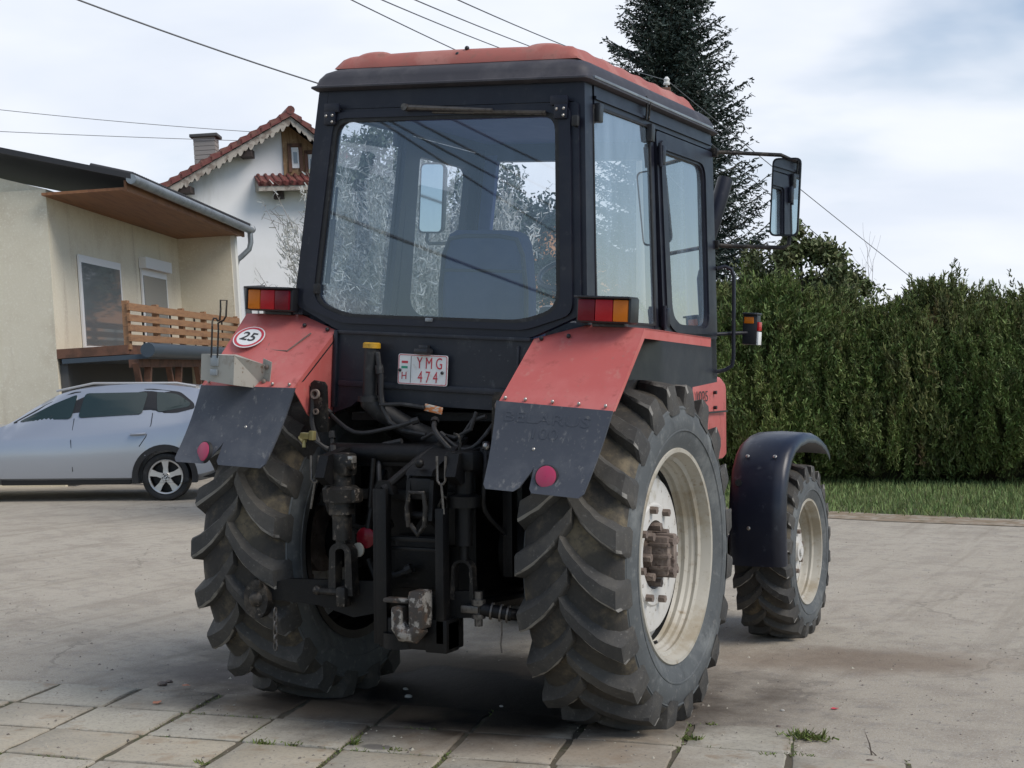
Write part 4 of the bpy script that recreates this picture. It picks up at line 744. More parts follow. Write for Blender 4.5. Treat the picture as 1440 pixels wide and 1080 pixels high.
# ================================================================== GROUND
def ground_mat():
    m = bpy.data.materials.new('dusty_concrete_yard'); m.use_nodes = True; nt = m.node_tree; b = nt.nodes['Principled BSDF']; co = nd(nt, 'ShaderNodeTexCoord').outputs['Object']
    c = mixc(nt, ramp(nt, noise(nt, co, .35, 6, .6), .25, .75), (.375, .332, .262), (.43, .387, .315))
    c = mixc(nt, ramp(nt, noise(nt, co, 2.2, 7, .7), .46, .64), c, (.315, .275, .22))
    c = mixc(nt, ramp(nt, noise(nt, co, 9, 6, .7), .5, .68), c, (.29, .265, .225))
    c = mixc(nt, ramp(nt, noise(nt, co, 70, 3, .7), .52, .7), c, (.46, .435, .39))
    c = mixc(nt, ramp(nt, noise(nt, co, 26, 5, .75), .60, .70), c, (.15, .135, .115))
    dv = nd(nt, 'ShaderNodeVectorMath', operation='ADD'); nz = nd(nt, 'ShaderNodeTexNoise'); nz.inputs['Scale'].default_value = 3; nz.inputs['Detail'].default_value = 6; nt.links.new(co, nz.inputs['Vector']); sc_ = nd(nt, 'ShaderNodeVectorMath', operation='SCALE'); nt.links.new(nz.outputs['Color'], sc_.inputs[0]); sc_.inputs['Scale'].default_value = .5; nt.links.new(co, dv.inputs[0]); nt.links.new(sc_.outputs[0], dv.inputs[1])
    vo = nd(nt, 'ShaderNodeTexVoronoi', feature='DISTANCE_TO_EDGE'); vo.inputs['Scale'].default_value = .42; nt.links.new(dv.outputs[0], vo.inputs['Vector'])
    ck = mth(nt, 'MULTIPLY', mth(nt, 'LESS_THAN', vo.outputs['Distance'], .006), ramp(nt, noise(nt, co, .8, 3), .42, .6)); c = mixc(nt, mth(nt, 'MULTIPLY', ck, .42), c, (.12, .105, .085))
    wv = nd(nt, 'ShaderNodeMapping'); wv.inputs['Rotation'].default_value = (0, 0, -.25); wv.inputs['Scale'].default_value = (3.2, .16, 1); nt.links.new(co, wv.inputs['Vector'])
    c = mixc(nt, mth(nt, 'MULTIPLY', ramp(nt, noise(nt, wv.outputs[0], 1.3, 6, .7), .5, .66), .55), c, (.27, .235, .185))
    c = mixc(nt, mth(nt, 'MULTIPLY', ramp(nt, noise(nt, co, 160, 2, .6), .52, .62), .5), c, (.22, .20, .17)); c = mixc(nt, mth(nt, 'MULTIPLY', ramp(nt, noise(nt, co, 120, 2, .6), .56, .66), .5), c, (.52, .49, .44))
    return m, nt, b, co, c
def stain(nt, co, c, ctr, sx, sy, rot, col, amt, wob=.35, sc=3., edge=.25):
    """a stain with an outline of its own, lying on the ground"""
    mp = nd(nt, 'ShaderNodeMapping', vector_type='TEXTURE'); mp.inputs['Location'].default_value = (ctr[0], ctr[1], 0); mp.inputs['Rotation'].default_value = (0, 0, rot); mp.inputs['Scale'].default_value = (sx, sy, 50)
    nt.links.new(co, mp.inputs['Vector']); ln = nd(nt, 'ShaderNodeVectorMath', operation='LENGTH'); nt.links.new(mp.outputs[0], ln.inputs[0])
    d = mth(nt, 'ADD', ln.outputs['Value'], mth(nt, 'MULTIPLY', mth(nt, 'SUBTRACT', noise(nt, co, sc, 6, .65), .5), wob * 2.6))
    f = mth(nt, 'MULTIPLY', mth(nt, 'SUBTRACT', 1., ramp(nt, d, 1 - edge, 1 + edge)), amt); return mixc(nt, f, c, col), f
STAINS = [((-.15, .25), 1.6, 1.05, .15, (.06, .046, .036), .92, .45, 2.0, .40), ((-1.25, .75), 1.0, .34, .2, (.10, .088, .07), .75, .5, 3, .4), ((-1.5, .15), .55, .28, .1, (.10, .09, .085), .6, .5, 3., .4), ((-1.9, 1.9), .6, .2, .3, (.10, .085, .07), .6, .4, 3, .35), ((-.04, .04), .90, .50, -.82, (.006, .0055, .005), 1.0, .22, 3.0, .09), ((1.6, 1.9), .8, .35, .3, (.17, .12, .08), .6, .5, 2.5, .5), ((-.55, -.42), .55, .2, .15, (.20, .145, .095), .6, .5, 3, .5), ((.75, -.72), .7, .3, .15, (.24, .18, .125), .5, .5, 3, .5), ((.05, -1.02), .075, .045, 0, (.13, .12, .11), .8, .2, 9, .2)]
def finish(m, nt, b, co, c, bump):
    fo = None
    for s in STAINS:
        c, f = stain(nt, co, c, *s)
        if s[5] == 1.0: fo = f
    nt.links.new(c, b.inputs['Base Color']); nt.links.new(mth(nt, 'SUBTRACT', .92, mth(nt, 'MULTIPLY', fo, .25)), b.inputs['Roughness']); b.inputs['Specular IOR Level'].default_value = .25
    bp = nd(nt, 'ShaderNodeBump'); bp.inputs['Strength'].default_value = bump; bp.inputs['Distance'].default_value = .02
    nt.links.new(mth(nt, 'ADD', noise(nt, co, 30, 6, .75), mth(nt, 'MULTIPLY', noise(nt, co, 6, 4, .6), 1.5)), bp.inputs['Height']); nt.links.new(bp.outputs[0], b.inputs['Normal']); return m
m, nt, b, co, c = ground_mat(); M['yard'] = finish(m, nt, b, co, c, .35)
m, nt, b, co, c0 = ground_mat(); m.name = 'old_paving_slabs'
isl = nd(nt, 'ShaderNodeNewGeometry').outputs['Random Per Island']
c = mixc(nt, ramp(nt, noise(nt, co, 3, 6, .65), .35, .75), (.385, .36, .295), (.45, .42, .355)); c = mixc(nt, isl, c, mixc(nt, .4, c, (.33, .27, .19))); c = mixc(nt, ramp(nt, noise(nt, co, 60, 4, .75), .48, .66), c, (.29, .27, .23)); c = mixc(nt, ramp(nt, noise(nt, co, 5, 6, .7), .52, .68), c, (.31, .255, .19))
M['slab'] = finish(m, nt, b, co, c, .3)
M['joint'] = mat('dirt_in_paving_joints', (.095, .08, .055), .95, layers=[((.055, .06, .025), 5, .5, .7), ((.16, .135, .10), 12, .5, .8)], bump=(60, .5))
M['verge'] = mat('grassy_soil', (.075, .085, .03), .95, layers=[((.12, .10, .06), 1.5, .5, .75), ((.05, .075, .02), 4, .4, .7)], bump=(20, .4))
M['edge'] = mat('dry_dirt_kerb_edge', (.24, .18, .12), .95, layers=[((.33, .29, .23), 4, .4, .7), ((.13, .11, .06), 9, .5, .8)], bump=(20, .5))
def sheet(name, pts, z, m, kind='structure'):
    k = MB(); k.add([(p[0], p[1], z) for p in pts], [tuple(range(len(pts)))]); o = k.build(name, m, None, None, 0); tag(o, kind=kind); return o
tag(sheet('ground', [(-400, -400), (400, -400), (400, 400), (-400, 400)], -.012, M['verge']), 'grassy ground running out to the horizon')
def cg(u, d): p = base(u, d); return (p.x, p.y)
yard = [(-14, -14), cg(-900, 14), cg(-900, 30), cg(300, 34), cg(700, 25), cg(1000, 17.6), cg(1165, 16.95), cg(1235, 16.6), cg(1440, 15.9), cg(1900, 14.4), (16, 4), (16, -14)]
yd = sheet('yard', yard, 0, M['yard']); tag(yd, 'dusty concrete yard under the tractor')
# paving: slabs with real joints
O = Vector((-.786, -.30, 0)); U_ = Vector((.489, .073, 0)); V_ = Vector((-.110, .446, 0))
k = MB()
for j in range(1, 8):
    for i in range(-9, (5 if j == 1 else 6 if j == 2 else 8)):
        sh = .02 * math.sin(j * 2.1); p = O + U_ * (i + sh) - V_ * j; g = .022; a = [p + U_ * g + V_ * g, p + U_ * (1 - g) + V_ * g, p + U_ * (1 - g) + V_ * (1 - g), p + U_ * g + V_ * (1 - g)]
        a = [q + Vector((rng.normal() * .006, rng.normal() * .006, 0)) for q in a]; c = sum(a, Vector()) / 4; z = .012 + rng.normal() * .0012; tl = [rng.normal() * .0012 for _ in range(4)]
        rp = []
        for q in range(4):
            A, B, D = a[q], a[q - 1], a[(q + 1) % 4]
            for t in (0, .5, 1): e0 = A + (B - A).normalized() * .014; e1 = A + (D - A).normalized() * .014; rp.append(((1 - t) ** 2 * e0 + 2 * t * (1 - t) * A + t * t * e1, tl[q]))
            for t in (.2, .4, .6, .8): rp.append((A + (D - A) * t + (c - A).normalized() * abs(rng.normal()) * .007, tl[q] * (1 - t) + tl[(q + 1) % 4] * t))
        n = len(rp); vs = [Vector((q.x, q.y, -.004)) for q, _ in rp] + [Vector((q.x, q.y, z - .005)) for q, _ in rp] + [Vector((c.x + (q.x - c.x) * .982, c.y + (q.y - c.y) * .982, z + d)) for q, d in rp]
        k.add(vs, [(r, (r + 1) % n, n + (r + 1) % n, n + r) for r in range(n)] + [(n + r, n + (r + 1) % n, 2 * n + (r + 1) % n, 2 * n + r) for r in range(n)] + [tuple(range(2 * n, 3 * n))])
pv = k.build('paving', M['slab'], None, None, 50); tag(pv, 'weathered square paving slabs in the foreground', kind='structure')
q = [O - U_ * 9.1, O + U_ * 5.0, O + U_ * 5.02 - V_, O + U_ * 6.02 - V_ * 1.02, O + U_ * 6.02 - V_ * 2, O + U_ * 8 - V_ * 2, O + U_ * 8 - V_ * 7.5, O - U_ * 9.1 - V_ * 7.5]
tag(sheet('paving_bed', [(p.x, p.y) for p in q], .003, M['joint']), 'dirt in the joints of the paving')
# verge edge + grass
ed = [cg(820, 18.8), cg(1000, 17.5), cg(1165, 16.85), cg(1235, 16.5), cg(1440, 15.8), cg(1900, 14.3)]; ed2 = [cg(1900, 14.9), cg(1440, 16.5), cg(1235, 17.3), cg(1165, 17.7), cg(1000, 18.5), cg(820, 19.6)]
tag(sheet('path_edge', ed + ed2, .006, M['edge']), 'strip of dry dirt along the grass')
def inr(n, u0, u1, d0, d1):
    u = rng.uniform(u0, u1, n); d = rng.uniform(d0, d1, n); x = CAM.x + FH.x * d + RH.x * (u - 720) / FPX * d; y = CAM.y + FH.y * d + RH.y * (u - 720) / FPX * d; return np.stack([x, y, np.zeros(n)], 1), u, d
c, u, d = inr(46000, 780, 1760, 15.2, 25); lim = 16.7 - (u - 1200) * .0034 + .7 + rng.normal(size=len(u)) * .12; c = c[d > lim]
dd = rng.normal(size=c.shape) * .35 + [0, 0, 1]; o = quads('grass', leafquads(c, dd, rng.uniform(.04, .11, len(c)), rng.uniform(.008, .02, len(c)), .2), M['grassblade']); tag(o, 'short green grass in front of the hedge', kind='stuff')
def noise_keep(p): return math.sin(p.x * 5.1 + 1) + math.sin(p.y * 4.3 + p.x * 2) + math.sin(p.x * 13 + p.y * 9) > .7
# weeds, leaves, scraps
def tuft(u, v, n, r, h, label, squash=.6):
    g = ground(u, v); c = np.array([[rng.normal() * r * .5, rng.normal() * r * .5 * squash, .004] for _ in range(n)]); dd = np.stack([rng.normal(size=n) * .7, rng.normal(size=n) * .7, rng.uniform(.25, 1, n)], 1)
    o = quads('weed_tuft', leafquads(c, dd, rng.uniform(.4, 1, n) * h, rng.uniform(.006, .012, n), .4), M['weed'], None, (g.x, g.y, .004)); tag(o, label, 'weed', 'weeds in the paving joints')
tuft(1136, 1040, 170, .10, .05, 'largest green weed tuft, low on the right beside the paving'); tuft(972, 1042, 60, .05, .03, 'mossy weed at a slab corner just right of the right rear tyre'); tuft(370, 1048, 50, .055, .028, 'yellowish weed in a joint below the left rear tyre, left of two'); tuft(412, 1050, 50, .06, .022, 'low weed in a joint below the left rear tyre, right of two', .4); tuft(498, 1050, 24, .022, .055, 'small upright pale green weed in front of the oil stain'); tuft(1083, 1066, 40, .04, .025, 'small weed in the joint at the lower right slab corner'); tuft(283, 1077, 24, .03, .03, 'weed at the lower left edge of the paving'); tuft(1000, 1022, 26, .04, .02, 'thin mossy weed beside the tyre at the paving end'); tuft(557, 1058, 30, .06, .02, 'thin row of weeds right of the pale green one', .3)
ng = 3200; gu = rng.uniform(-100, 1560, ng); gd = 6.2 + 9 * rng.uniform(0, 1, ng) ** 1.6; gv = []; gf = []
for i in range(ng):
    x, y = CAM.x + FH.x * gd[i] + RH.x * (gu[i] - 720) / FPX * gd[i], CAM.y + FH.y * gd[i] + RH.y * (gu[i] - 720) / FPX * gd[i]
    on = (Vector((x, y, 0)) - O).dot(Vector((-.148, .989, 0))) < 0 and (Vector((x, y, 0)) - O).dot(Vector((.97, .237, 0))) < 2.4
    if -1 < x < .7 and -.7 < y < 1: continue
    s = abs(rng.normal()) * .0035 + .0022; z = .0125 if on else 0.; o = len(gv); a0 = rng.uniform(0, 6)
    gv += [(x + s * math.cos(a0 + q * 1.57) * rng.uniform(.6, 1.3), y + s * math.sin(a0 + q * 1.57) * rng.uniform(.6, 1.3), z) for q in range(4)] + [(x + s * .2, y, z + s * rng.uniform(.5, 1.1))]; gf += [(o + q, o + (q + 1) % 4, o + 4) for q in range(4)]
k = MB(); k.add(gv, gf); M['grit'] = mat('loose_grit', (.28, .25, .21), .95, isl=.6); tag(k.build('grit', M['grit'], None, None, 0), 'loose grit and crumbs of soil on the yard', kind='stuff')
jt = []; jd = []
for q in range(5200):
    j = rng.integers(1, 5); i = rng.uniform(-5, 6)
    if rng.uniform() < .5: p = O + U_ * i - V_ * j
    else: p = O + U_ * round(i) - V_ * (j - rng.uniform())
    if noise_keep(p): jt.append((p.x + rng.normal() * .008, p.y + rng.normal() * .008, .004)); jd.append((rng.normal() * .7, rng.normal() * .7, rng.uniform(.3, 1)))
tag(quads('joint_moss', leafquads(np.array(jt), np.array(jd), rng.uniform(.008, .02, len(jt)), rng.uniform(.003, .007, len(jt)), .4), M['weed']), 'thin moss and sprouts in the paving joints', kind='stuff')
def leaf(name, u, v, s, m, label, cat, z=.016):
    g = ground(u, v); k = MB(); a = rng.uniform(0, 6); P = [(1, 0, .3), (.5, .45, .1), (-.2, .5, .5), (-1, .1, .2), (-.4, -.45, .05), (.4, -.5, .4)]
    vs = [(x * s, y * s, .001 + zz * s * .45) for x, y, zz in P] + [(0, 0, s * .1)]; vs2 = [(x, y, z_ + .0015) for x, y, z_ in vs]
    k.add(vs + vs2, [(i, (i + 1) % 6, 6) for i in range(6)] + [(7 + (i + 1) % 6, 7 + i, 13) for i in range(6)] + [(i, 7 + i, 7 + (i + 1) % 6, (i + 1) % 6) for i in range(6)]); o = k.build(name, m, None, None, 0, (g.x, g.y, z)); o.rotation_euler.z = a; tag(o, label, cat)
leaf('dry_leaf', 221, 993, .034, M['dryleaf'], 'larger dry orange leaf at the left edge of the paving', 'leaf'); leaf('dry_leaf', 262, 969, .028, M['dryleaf'], 'smaller dry orange leaf where slabs meet the yard on the left', 'leaf'); leaf('plastic_scrap', 1174, 998, .022, M['pinkscrap'], 'pink red scrap of plastic on the concrete at right', 'litter', .003)
def stone(u, v, s, label, m='pebble', z=0.):
    g = ground(u, v); k = MB(); k.sphere((0, 0, s * .3), s, (1, .75, .5), 5); k.v = [(x * (1 + rng.normal() * .12), y * (1 + rng.normal() * .12), zz) for x, y, zz in k.v]; o = k.build('pebble', M[m], None, None, 50, (g.x, g.y, z)); tag(o, label, 'stone', 'small stones on the yard')
for u, v, s, l in ((570, 970, .016, 'upper of two pale stones on the dark oil stain'), (574, 981, .022, 'lower of two pale stones on the dark oil stain'), (238, 960, .022, 'dark stone by the orange leaf on the left'), (1100, 1000, .012, 'grey stone on the concrete left of the pink scrap'), (228, 964, .03, 'flat dark clod left of the dark stone'), (705, 994, .012, 'pale chip at the right end of the oil stain'), (1223, 1072, .018, 'dark clod at lower right'), (1095, 1022, .011, 'small dark stone above the largest weed tuft'), (960, 1007, .016, 'dark clod behind the right rear tyre on the concrete')):
    stone(u, v, s, l, 'rust' if ('dark' in l and 'pale' not in l) else 'pebble')
k = MB(); g = ground(1226, 1062); k.tube([(0, 0, 0), (-.01, .0, .05), (-.03, 0, .10)], [.004, .003, .001], 5); k.tube([(.02, 0, 0), (-.02, .01, .03)], [.003, .001], 5); tag(k.build('dry_stalk', M['bark'], None, None, 50, (g.x, g.y, 0)), 'dry stalk poking up at the lower right edge', 'stalk')
# ================================================================== HOUSES (they stand on ground that tips a little against the yard)
def lean_root(name, label, cat, X, D, lean, hh):
    B = Matrix(((RH.x, FH.x, 0), (RH.y, FH.y, 0), (0, 0, 1))); L = Matrix.Rotation(lean, 3, -FH); p = CAM + FH * D + RH * (X + math.sin(lean) * hh)
    return empty(name, label, cat, (p.x, p.y, 0), None, L @ B)
LEAN = .056
# ---- cream house with balcony: local axes a (along the eave, away), b (to the left), h
BH = lean_root('cream_house', 'cream rendered house with timber balcony railing and grey gutter at left', 'house', -5.52, 30, LEAN, 4.5)
Lc = lambda a, b, h: Vector((a * .039 - b * .999, a * .999 + b * .039, h))
def pr(mb, pts, ext): return mb.prism([Lc(*p) for p in pts], Lc(*ext))
def bx3(mb, a0, a1, b0, b1, h0, h1): return pr(mb, [(a0, b0, h0), (a1, b0, h0), (a1, b0, h1), (a0, b0, h1)], (0, b1 - b0, 0))
A0 = -7.6
w = MB(); bx3(w, A0, .10, 1.07, 7, 0, 4.5); bx3(w, -.12, .10, .02, 1.07, 0, 4.42); pr(w, [(A0 + .05, 1.07, 4.5), (A0 + .05, 7, 4.5), (A0 + .05, 7, 6.3), (A0 + .05, 6.9, 6.3)], (.2, 0, 0)); w.build('wall', M['cream'], BH)
w = MB(); bx3(w, -.10, .12, -.06, .10, 0, 4.40); w.build('wall_edge', M['offwhite'], BH)
w = MB(); pr(w, [(A0 - .3, -.30, 4.52), (A0 - .3, 8, 6.75), (A0 - .3, 8, 6.85), (A0 - .3, -.30, 4.60)], (-A0 + .55, 0, 0))
for i in range(70): a = A0 - .25 + i * .117; w.tube([Lc(a, -.32, 4.585), Lc(a, .3, 4.76)], .04, 8)
RF = w.build('roof', M['darkroof'], BH)
w = MB(); bx3(w, A0 - .2, .22, -.16, 1.07, 4.38, 4.42); bx3(w, A0 - .2, .22, -.20, -.16, 4.36, 4.52); w.build('soffit', M['soffit'], BH)
w = MB(); w.tube([Lc(A0 - .3, -.30, 4.52), Lc(.36, -.30, 4.50)], .075, 14); w.build('gutter', M['zinc'], BH)
w = MB(); w.tube([Lc(.28, -.30, 4.46), Lc(.28, -.30, 4.25), Lc(.28, -.26, 4.12), Lc(.26, -.10, 3.98), Lc(.24, -.02, 3.92), Lc(.24, .02, 3.8), Lc(.24, .02, 2)], .055, 12); w.lathe([(-.06, .085), (.06, .085)], Lc(.40, -.30, 4.53), Lc(1, 0, 0), 14); w.build('downpipe', M['zinc'], BH)
w = MB(); a0, a1 = -2.95, -1.25
bx3(w, a0, a1, 1.03, 1.06, 2.1, 3.62); WI = w.build('window', M['curtain'], BH); w = MB(); bx3(w, a0 + .08, a1 - .10, 1.02, 1.03, 2.2, 3.5); w.build('pane', M['housepane'], WI); w = MB(); bx3(w, a0 - .03, a1 + .03, .93, 1.06, 3.62, 3.82); w.build('shutter_box', M['curtain'], WI)
w = MB(); bx3(w, -6.4, -4.2, 1.03, 1.06, 2.1, 3.62); WI = w.build('window', M['curtain'], BH); w = MB(); bx3(w, -6.3, -4.3, 1.02, 1.03, 2.2, 3.5); w.build('pane', M['housepane'], WI)
w = MB(); bx3(w, A0, .0, .0, 1.07, 1.98, 2.12); w.build('balcony_floor', M['beam'], BH)
w = MB()
for h0, h1 in ((2.63, 2.74), (2.47, 2.57), (2.32, 2.42), (2.17, 2.27)): bx3(w, A0, -.02, -.055, -.02, h0, h1)
for a in (-7.5, -5.9, -4.3, -2.75, -.08): bx3(w, a - .07, a + .07, -.02, .06, 2.05, 2.78)
RL = w.build('balcony_railing', M['deck'], BH); w = MB()
for a in (-6.7, -5.1, -3.5, -1.4): bx3(w, a - .015, a + .015, -.01, .015, 2.1, 2.65)
w.each('railing_stay', M['carblack'], RL)
w = MB(); w.tube([Lc(A0 - .1, -.32, 2.02), Lc(.4, -.32, 2.0)], .11, 12); bx3(w, A0, .4, -.30, 1.0, 1.90, 1.97); w.build('porch_roof', M['bluepipe'], BH)
w = MB(); w.tube([Lc(A0 + 3.95, -.36, 1.92), Lc(A0 + 3.95, -.30, 0)], .055, 12); w.build('porch_downpipe', M['curtain'], BH)
w = MB()
for a in (-6.9, -5.1, -3.3, -1.5, .0):
    w.tube([Lc(a, -.1, 1.85), Lc(a - .35, -.1, 1.0), Lc(a - .4, -.1, 0)], .07, 4); w.tube([Lc(a - .7, -.1, 1.85), Lc(a - .36, -.1, 1.05)], .06, 4)
bx3(w, A0, .3, -.15, .0, 1.78, 1.9); w.each('porch_brace', M['beam'], BH)
w = MB(); bx3(w, A0 + .1, .2, .95, 1.065, 0, 1.9); w.build('porch_back', M['concrete_cap'], BH)

# ---- white gabled house: facade runs away to the right
WH = lean_root('white_house', 'white gabled house with red tiles, brick chimney and tan boarded gable top', 'house', -5.5, 38, LEAN, 8.2)
E_ = Vector((.951, .309, 0)); NI = Vector((-.309, .951, 0))
Lw = lambda s, q, h: E_ * s + NI * q + Vector((0, 0, h))       # q: into the house, q=0 at the verge
pk, Q0, Q1 = 8.2, .62, 9.5
SL = {-1: .545, 1: .82}; HW = {-1: 3.28, 1: 3.05}
def drop(s): return SL[1 if s > 0 else -1] * abs(s)
def solve_s(u, q):   # facade position under a photo column
    t = (u - 720) / FPX; X0 = -5.5 + NI.x * q; D0 = 38 + NI.y * q; return (t * D0 - X0) / (E_.x - t * E_.y)
def hh(v, s, q): D = 38 + NI.y * q + E_.y * s; return 1.7 + (518 - v) / FPX * D
w = MB(); wl, wr_ = HW[-1] - .35, HW[1] - .35
w.prism([Lw(-wl, Q0, 0), Lw(wr_, Q0, 0), Lw(wr_, Q0, pk - .28 - drop(wr_)), Lw(0, Q0, pk - .28), Lw(-wl, Q0, pk - .28 - drop(-wl))], NI * (Q1 - Q0 - .6)); w.build('wall', M['white_render'], WH)
w = MB()
for sg in (-1, 1): w.prism([Lw(0, 0, pk), Lw(sg * HW[sg], 0, pk - drop(sg * HW[sg])), Lw(sg * HW[sg], 0, pk - drop(sg * HW[sg]) - .12), Lw(0, 0, pk - .12)], NI * Q1)
RW = w.build('roof', M['darkwood'], WH)
w = MB()
for sg in (-1, 1):
    for i in range(13):       # stepped tile courses, verge tiles proud of the deck
        s0, s1 = sg * HW[sg] * i / 13, sg * (HW[sg] * (i + 1) / 13 + .04); lift = .075
        w.prism([Lw(s0, -.05, pk - drop(s0) + .005), Lw(s1, -.05, pk - drop(s1) + lift), Lw(s1, -.05, pk - drop(s1) - .10), Lw(s0, -.05, pk - drop(s0) - .12)], NI * (Q1 + .1))
w.tube([Lw(0, -.06, pk + .03), Lw(0, Q1 + .05, pk + .03)], .11, 10); w.build('roof_tiles', M['tile'], RW)
w = MB()
for sg in (-1, 1):
    top = []; bot = []
    for i in range(121):
        s = HW[sg] * i / 120; top.append(Lw(sg * s, .02, pk - .13 - drop(sg * s))); bot.append(Lw(sg * s, .02, pk - .26 - drop(sg * s) - .07 * abs(math.sin(i * math.pi / 5)) - (.05 if (i // 5) % 2 else 0)))
    n = len(top); w.add(top + bot + [p + NI * .03 for p in top] + [p + NI * .03 for p in bot], [f for i in range(n - 1) for f in ((i, i + 1, n + i + 1, n + i), (2 * n + i, 3 * n + i, 3 * n + i + 1, 2 * n + i + 1), (n + i, n + i + 1, 3 * n + i + 1, 3 * n + i))])
w.build('bargeboard', M['carved'], RW)
s0, s1 = solve_s(398, Q0 - .06), solve_s(398, Q0 - .06) + 1.6
hb = hh(243, s0, Q0)
w = MB(); n_ = 14
w.prism([Lw(s0, Q0 - .06, hb), Lw(s1, Q0 - .06, hb), Lw(s1, Q0 - .06, pk - .24 - drop(s1)), Lw(max(0, s0), Q0 - .06, pk - .24 - drop(max(0, s0))), Lw(s0, Q0 - .06, pk - .26 - drop(s0))], NI * .05)
GB = w.build('gable_boarding', M['gablewood'], WH)
for u0, u1, v0, v1 in ((410, 420, 205, 234), (433, 443, 216, 246)):
    a, b = solve_s(u0, Q0 - .1), solve_s(u1, Q0 - .1); h0, h1 = hh(v1, (a + b) / 2, Q0), hh(v0, (a + b) / 2, Q0)
    w = MB(); w.prism([Lw(a, Q0 - .10, h0), Lw(b, Q0 - .10, h0), Lw(b, Q0 - .10, h1), Lw(a, Q0 - .10, h1)], NI * .05); W_ = w.build('gable_window', M['curtain'], GB); d_ = (b - a) * .22
    w = MB(); w.prism([Lw(a + d_, Q0 - .11, h0 + .12), Lw(b - d_, Q0 - .11, h0 + .12), Lw(b - d_, Q0 - .11, h1 - .12), Lw(a + d_, Q0 - .11, h1 - .12)], NI * .02); w.build('pane', M['housepane'], W_)
    w = MB(); 
    for (aa, bb, cc, dd) in ((a - .09, a - .01, h0 - .1, h1 + .1), (b + .01, b + .09, h0 - .1, h1 + .1), (a - .09, b + .09, h1 + .02, h1 + .1)): w.prism([Lw(aa, Q0 - .12, cc), Lw(bb, Q0 - .12, cc), Lw(bb, Q0 - .12, dd), Lw(aa, Q0 - .12, dd)], NI * .05)
    w.build('frame', M['beam'], W_)
sk0 = s0 - .75; sk1 = s1 + .6
w = MB(); w.prism([Lw(sk0, .02, hb - .22), Lw(sk0, Q0, hb + .02), Lw(sk0, Q0, hb - .05), Lw(sk0, .04, hb - .32)], E_ * (sk1 - sk0))
for i in range(16): a = sk0 + (sk1 - sk0) * (i + .5) / 16; w.tube([Lw(a, -.02, hb - .25), Lw(a, Q0, hb + .03)], .05, 8)
SK = w.build('tiled_skirt', M['tile'], WH)
w = MB(); w.prism([Lw(sk0, .06, hb - .32), Lw(sk0, Q0 - .01, hb - .08), Lw(sk0, Q0 - .01, hb - .40), Lw(sk0, .06, hb - .44)], E_ * (sk1 - sk0)); w.build('skirt_board', M['carved'], SK)
w = MB()
for s in (s0 - .2, s0 + 1.2, s1): w.box(Lw(s, Q0 - .22, hb - .48), (.24, .24, .26))
w.box(Lw(-2.75, Q0 - .3, pk - drop(-2.75) - .38), (.5, .5, .16)); w.box(Lw(-1.1, Q0 - .3, pk - drop(-1.1) - .4), (.3, .5, .18)); w.each('eaves_corbel', M['darkwood'], WH)
q = 2.4; s = solve_s(292, q); w = MB(); zt = hh(180, s, q)
for i in range(24):
    z0 = zt - .06 - (i + 1) * .115; w.box(Lw(s, q, z0 + .052), (.56, .56, .10)); w.box(Lw(s, q, z0 + .108), (.535, .535, .014))
CH = w.build('chimney', M['chimney'], RW); w = MB(); w.box(Lw(s, q, zt - .02), (.72, .72, .08), bev=.01); w.build('chimney_cap', M['concrete_cap'], CH)
a, b = solve_s(331, Q0), solve_s(361, Q0); h1, h0 = hh(394, a, Q0), hh(441, a, Q0); w = MB(); w.prism([Lw(a, Q0 - .02, h0), Lw(b, Q0 - .02, h0), Lw(b, Q0 - .02, h1), Lw(a, Q0 - .02, h1)], NI * .05); W_ = w.build('window', M['concrete_cap'], WH)
w = MB(); w.prism([Lw(a + .15, Q0 - .04, h0 + .05), Lw(b - .1, Q0 - .04, h0 + .05), Lw(b - .1, Q0 - .04, h0 + .62), Lw(a + .15, Q0 - .04, h0 + .30)], NI * .03); w.build('open_sash', M['curtain'], W_)
w = MB(); w.prism([Lw(a + .3, Q0 - .05, h0 + .1), Lw(b - .2, Q0 - .05, h0 + .1), Lw(b - .2, Q0 - .05, h0 + .5), Lw(a + .3, Q0 - .05, h0 + .3)], NI * .02); w.build('pane', M['housepane'], W_)

# ---- far house seen through the cab
p = base(785, 52); FH_ = empty('orange_house', 'small orange gabled house far behind, glimpsed through the cab window', 'house', (p.x, p.y, 0), None, Matrix.Rotation(math.atan2(RH.y, RH.x) + .5, 3, 'Z'))
w = MB(); w.prism([(-3.2, 0, 0), (3.2, 0, 0), (3.2, 0, 5.2), (0, 0, 7.0), (-3.2, 0, 5.2)], (0, 8, 0)); w.build('wall', M['orange_render'], FH_)
w = MB(); [w.prism([(0, -.4, 7.1), (s * 3.8, -.4, 4.95), (s * 3.8, -.4, 4.8), (0, -.4, 6.95)], (0, 8.8, 0)) for s in (-1, 1)]; w.build('roof', M['darkroof'], FH_)
w = MB(); [w.box((x, -.02, 3.6), (1.1, .08, 1.3)) for x in (-1.3, 1.3)]; w.each('window', M['housepane'], FH_)

# ================================================================== SILVER CAR (faces left)
cp = base(232, 19.9); CR = empty('silver_car', 'silver hatchback parked in front of the cream house', 'car', (cp.x, cp.y, 0), None, Matrix.Rotation(math.atan2(RH.y, RH.x) + .02, 3, 'Z'))
